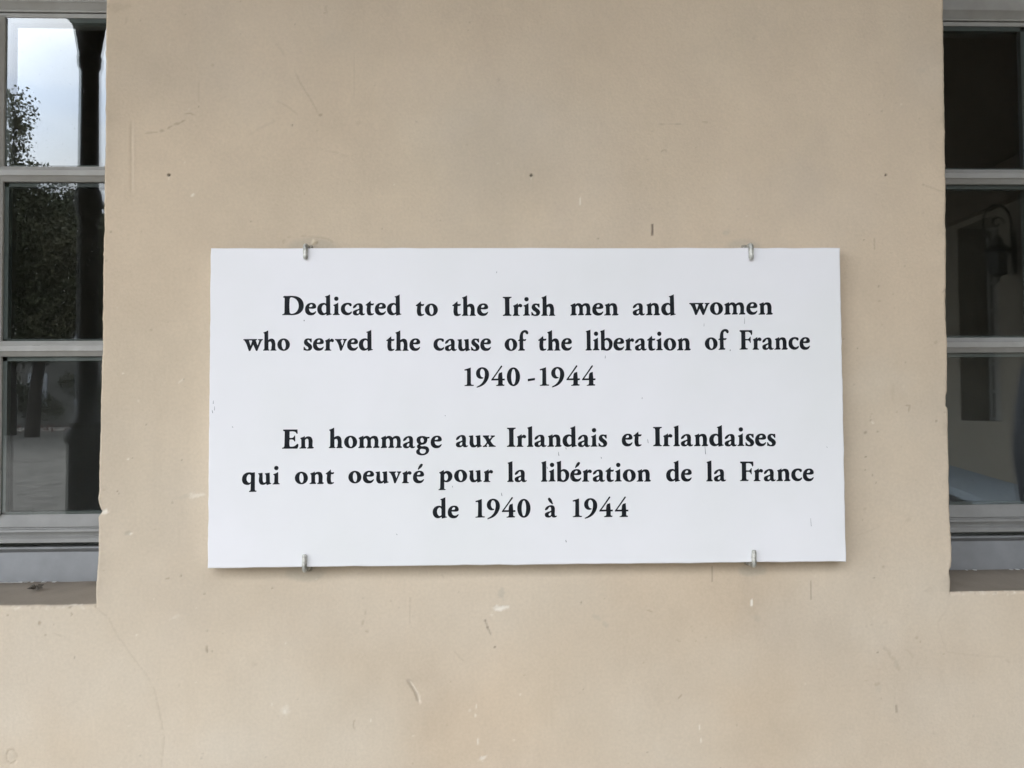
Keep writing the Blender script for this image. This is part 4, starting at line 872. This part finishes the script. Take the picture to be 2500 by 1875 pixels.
def tree(x, y, h, spread, label, seed, lean=0.0, n=7000):
    r = random.Random(seed); t = empty('courtyard_tree', (x, y, 0.25)); tag(t, label, 'tree', 'trees of the courtyard')
    tr = MB(); top = Vector((lean, 0, h * 0.45)); tr.tube([(0, 0, -0.3), (lean * .3, 0, h * .2), tuple(top)], [0.28, 0.22, 0.18], 10)
    blobs = []
    for k in range(15):
        a = k * 2.4 + r.random(); e = r.uniform(0.22, 1.0); q = top + Vector((math.cos(a) * spread * r.uniform(.4, 1.0) * (1.15 - e * .7), math.sin(a) * spread * r.uniform(.4, 1.0) * (1.15 - e * .7), (h * .55) * e - 0.3 * (1 - e) * spread))
        mid = (top + q) / 2 + Vector((r.uniform(-.3, .3), r.uniform(-.3, .3), .3)); tr.tube([tuple(top - Vector((0, 0, .3))), tuple(mid), tuple(q)], [0.1, 0.06, 0.02], 6)
        blobs.append((q.x, q.y, q.z, r.uniform(0.8, 1.5) * spread / 3.4))
        for j in range(2): blobs.append((q.x + r.uniform(-1, 1), q.y + r.uniform(-1, 1), q.z + r.uniform(-.8, .8), r.uniform(.35, .7)))
    tr.build('trunk', M_BARK, t, smooth=True)
    cm = link('crown', leaf_mesh('crown', blobs, n * 6, 0.075, seed), t)
tree(-19.8, -28, 12.1, 3.7, 'tall leafy tree of the courtyard reflected at the left edge of the left window', 3, lean=1.2)
tree(-13.8, -30, 8.2, 3.2, 'lower spreading tree beside the tallest tree, reflected in the middle pane', 5, n=3600)
tree(-17.1, -31, 8.4, 2.6, 'small leaning tree between the two larger trees', 8, lean=0.4, n=4500)
tree(-19, -33, 9.5, 3.8, 'wide dark tree standing behind the tallest tree', 14, n=7000)
tree(-20.8, -34, 7.6, 3.2, 'low dense tree in the second row near the hedge', 15, n=6000)
tree(-4, -33, 11, 3.6, 'broad tree on the right of the tree group', 9, n=5000)
sh = MB(); r = random.Random(4); blobs = [(x_ + r.uniform(-.4, .4), -36.9 + r.uniform(-.6, .6), 1.0 + r.uniform(0, 1.5), r.uniform(.6, 1.05)) for x_ in np.arange(-30, 20, 0.9)]
o = link('hedge', leaf_mesh('hedge', blobs, 60000, 0.06, 12), None); tag(o, 'dark clipped shrubs along the far side of the courtyard', 'hedge', kind='stuff')
fbm_ = MB(); r = random.Random(6)
for k in range(1500):
    x_, y_ = r.uniform(-30, 15), r.uniform(-35.9, -34.9); z_ = 0.42 + r.uniform(0, .28); s = .06
    fbm_.add([(x_ - s, y_, z_), (x_, y_ - s, z_ + s), (x_ + s, y_, z_), (x_, y_ + s, z_ + s)], [(0, 1, 2, 3)])
o = fbm_.build('flower_bed', M_FLOWER); tag(o, 'strip of reddish bedding plants at the far edge of the gravel', 'flowers', kind='stuff')
# far building across the courtyard
fb = empty('far_building', (-8, -48, 0.4)); tag(fb, 'pale stone building across the courtyard with rows of windows', 'building')
MB().box((-30, -5, 0), (30, 0, 10.2)).build('wall', M_STONEF, fb)
MB().prism([(0.3, 10.2), (-2.5, 12.6), (-5.3, 10.2)], -30.3, 30.3).build('roof', mat('slate', (0.09, 0.095, 0.11), 0.6), fb)
wm = MB().box((-0.55, 0.0, 0), (0.55, 0.06, 1.9)); M_FARWIN = mat('far_window', (0.22, 0.23, 0.25), 0.15, 0.05)
w0 = wm.build('window', M_FARWIN, fb, (-28, 0.0, 1.2))
for rI in range(3):
    for cI in range(22):
        if rI == 0 and cI == 0: continue
        o = bpy.data.objects.new('window', w0.data); C.objects.link(o); o.parent = fb; o.location = (-28 + cI * 2.6, 0.0, 1.2 + rI * 3.1)
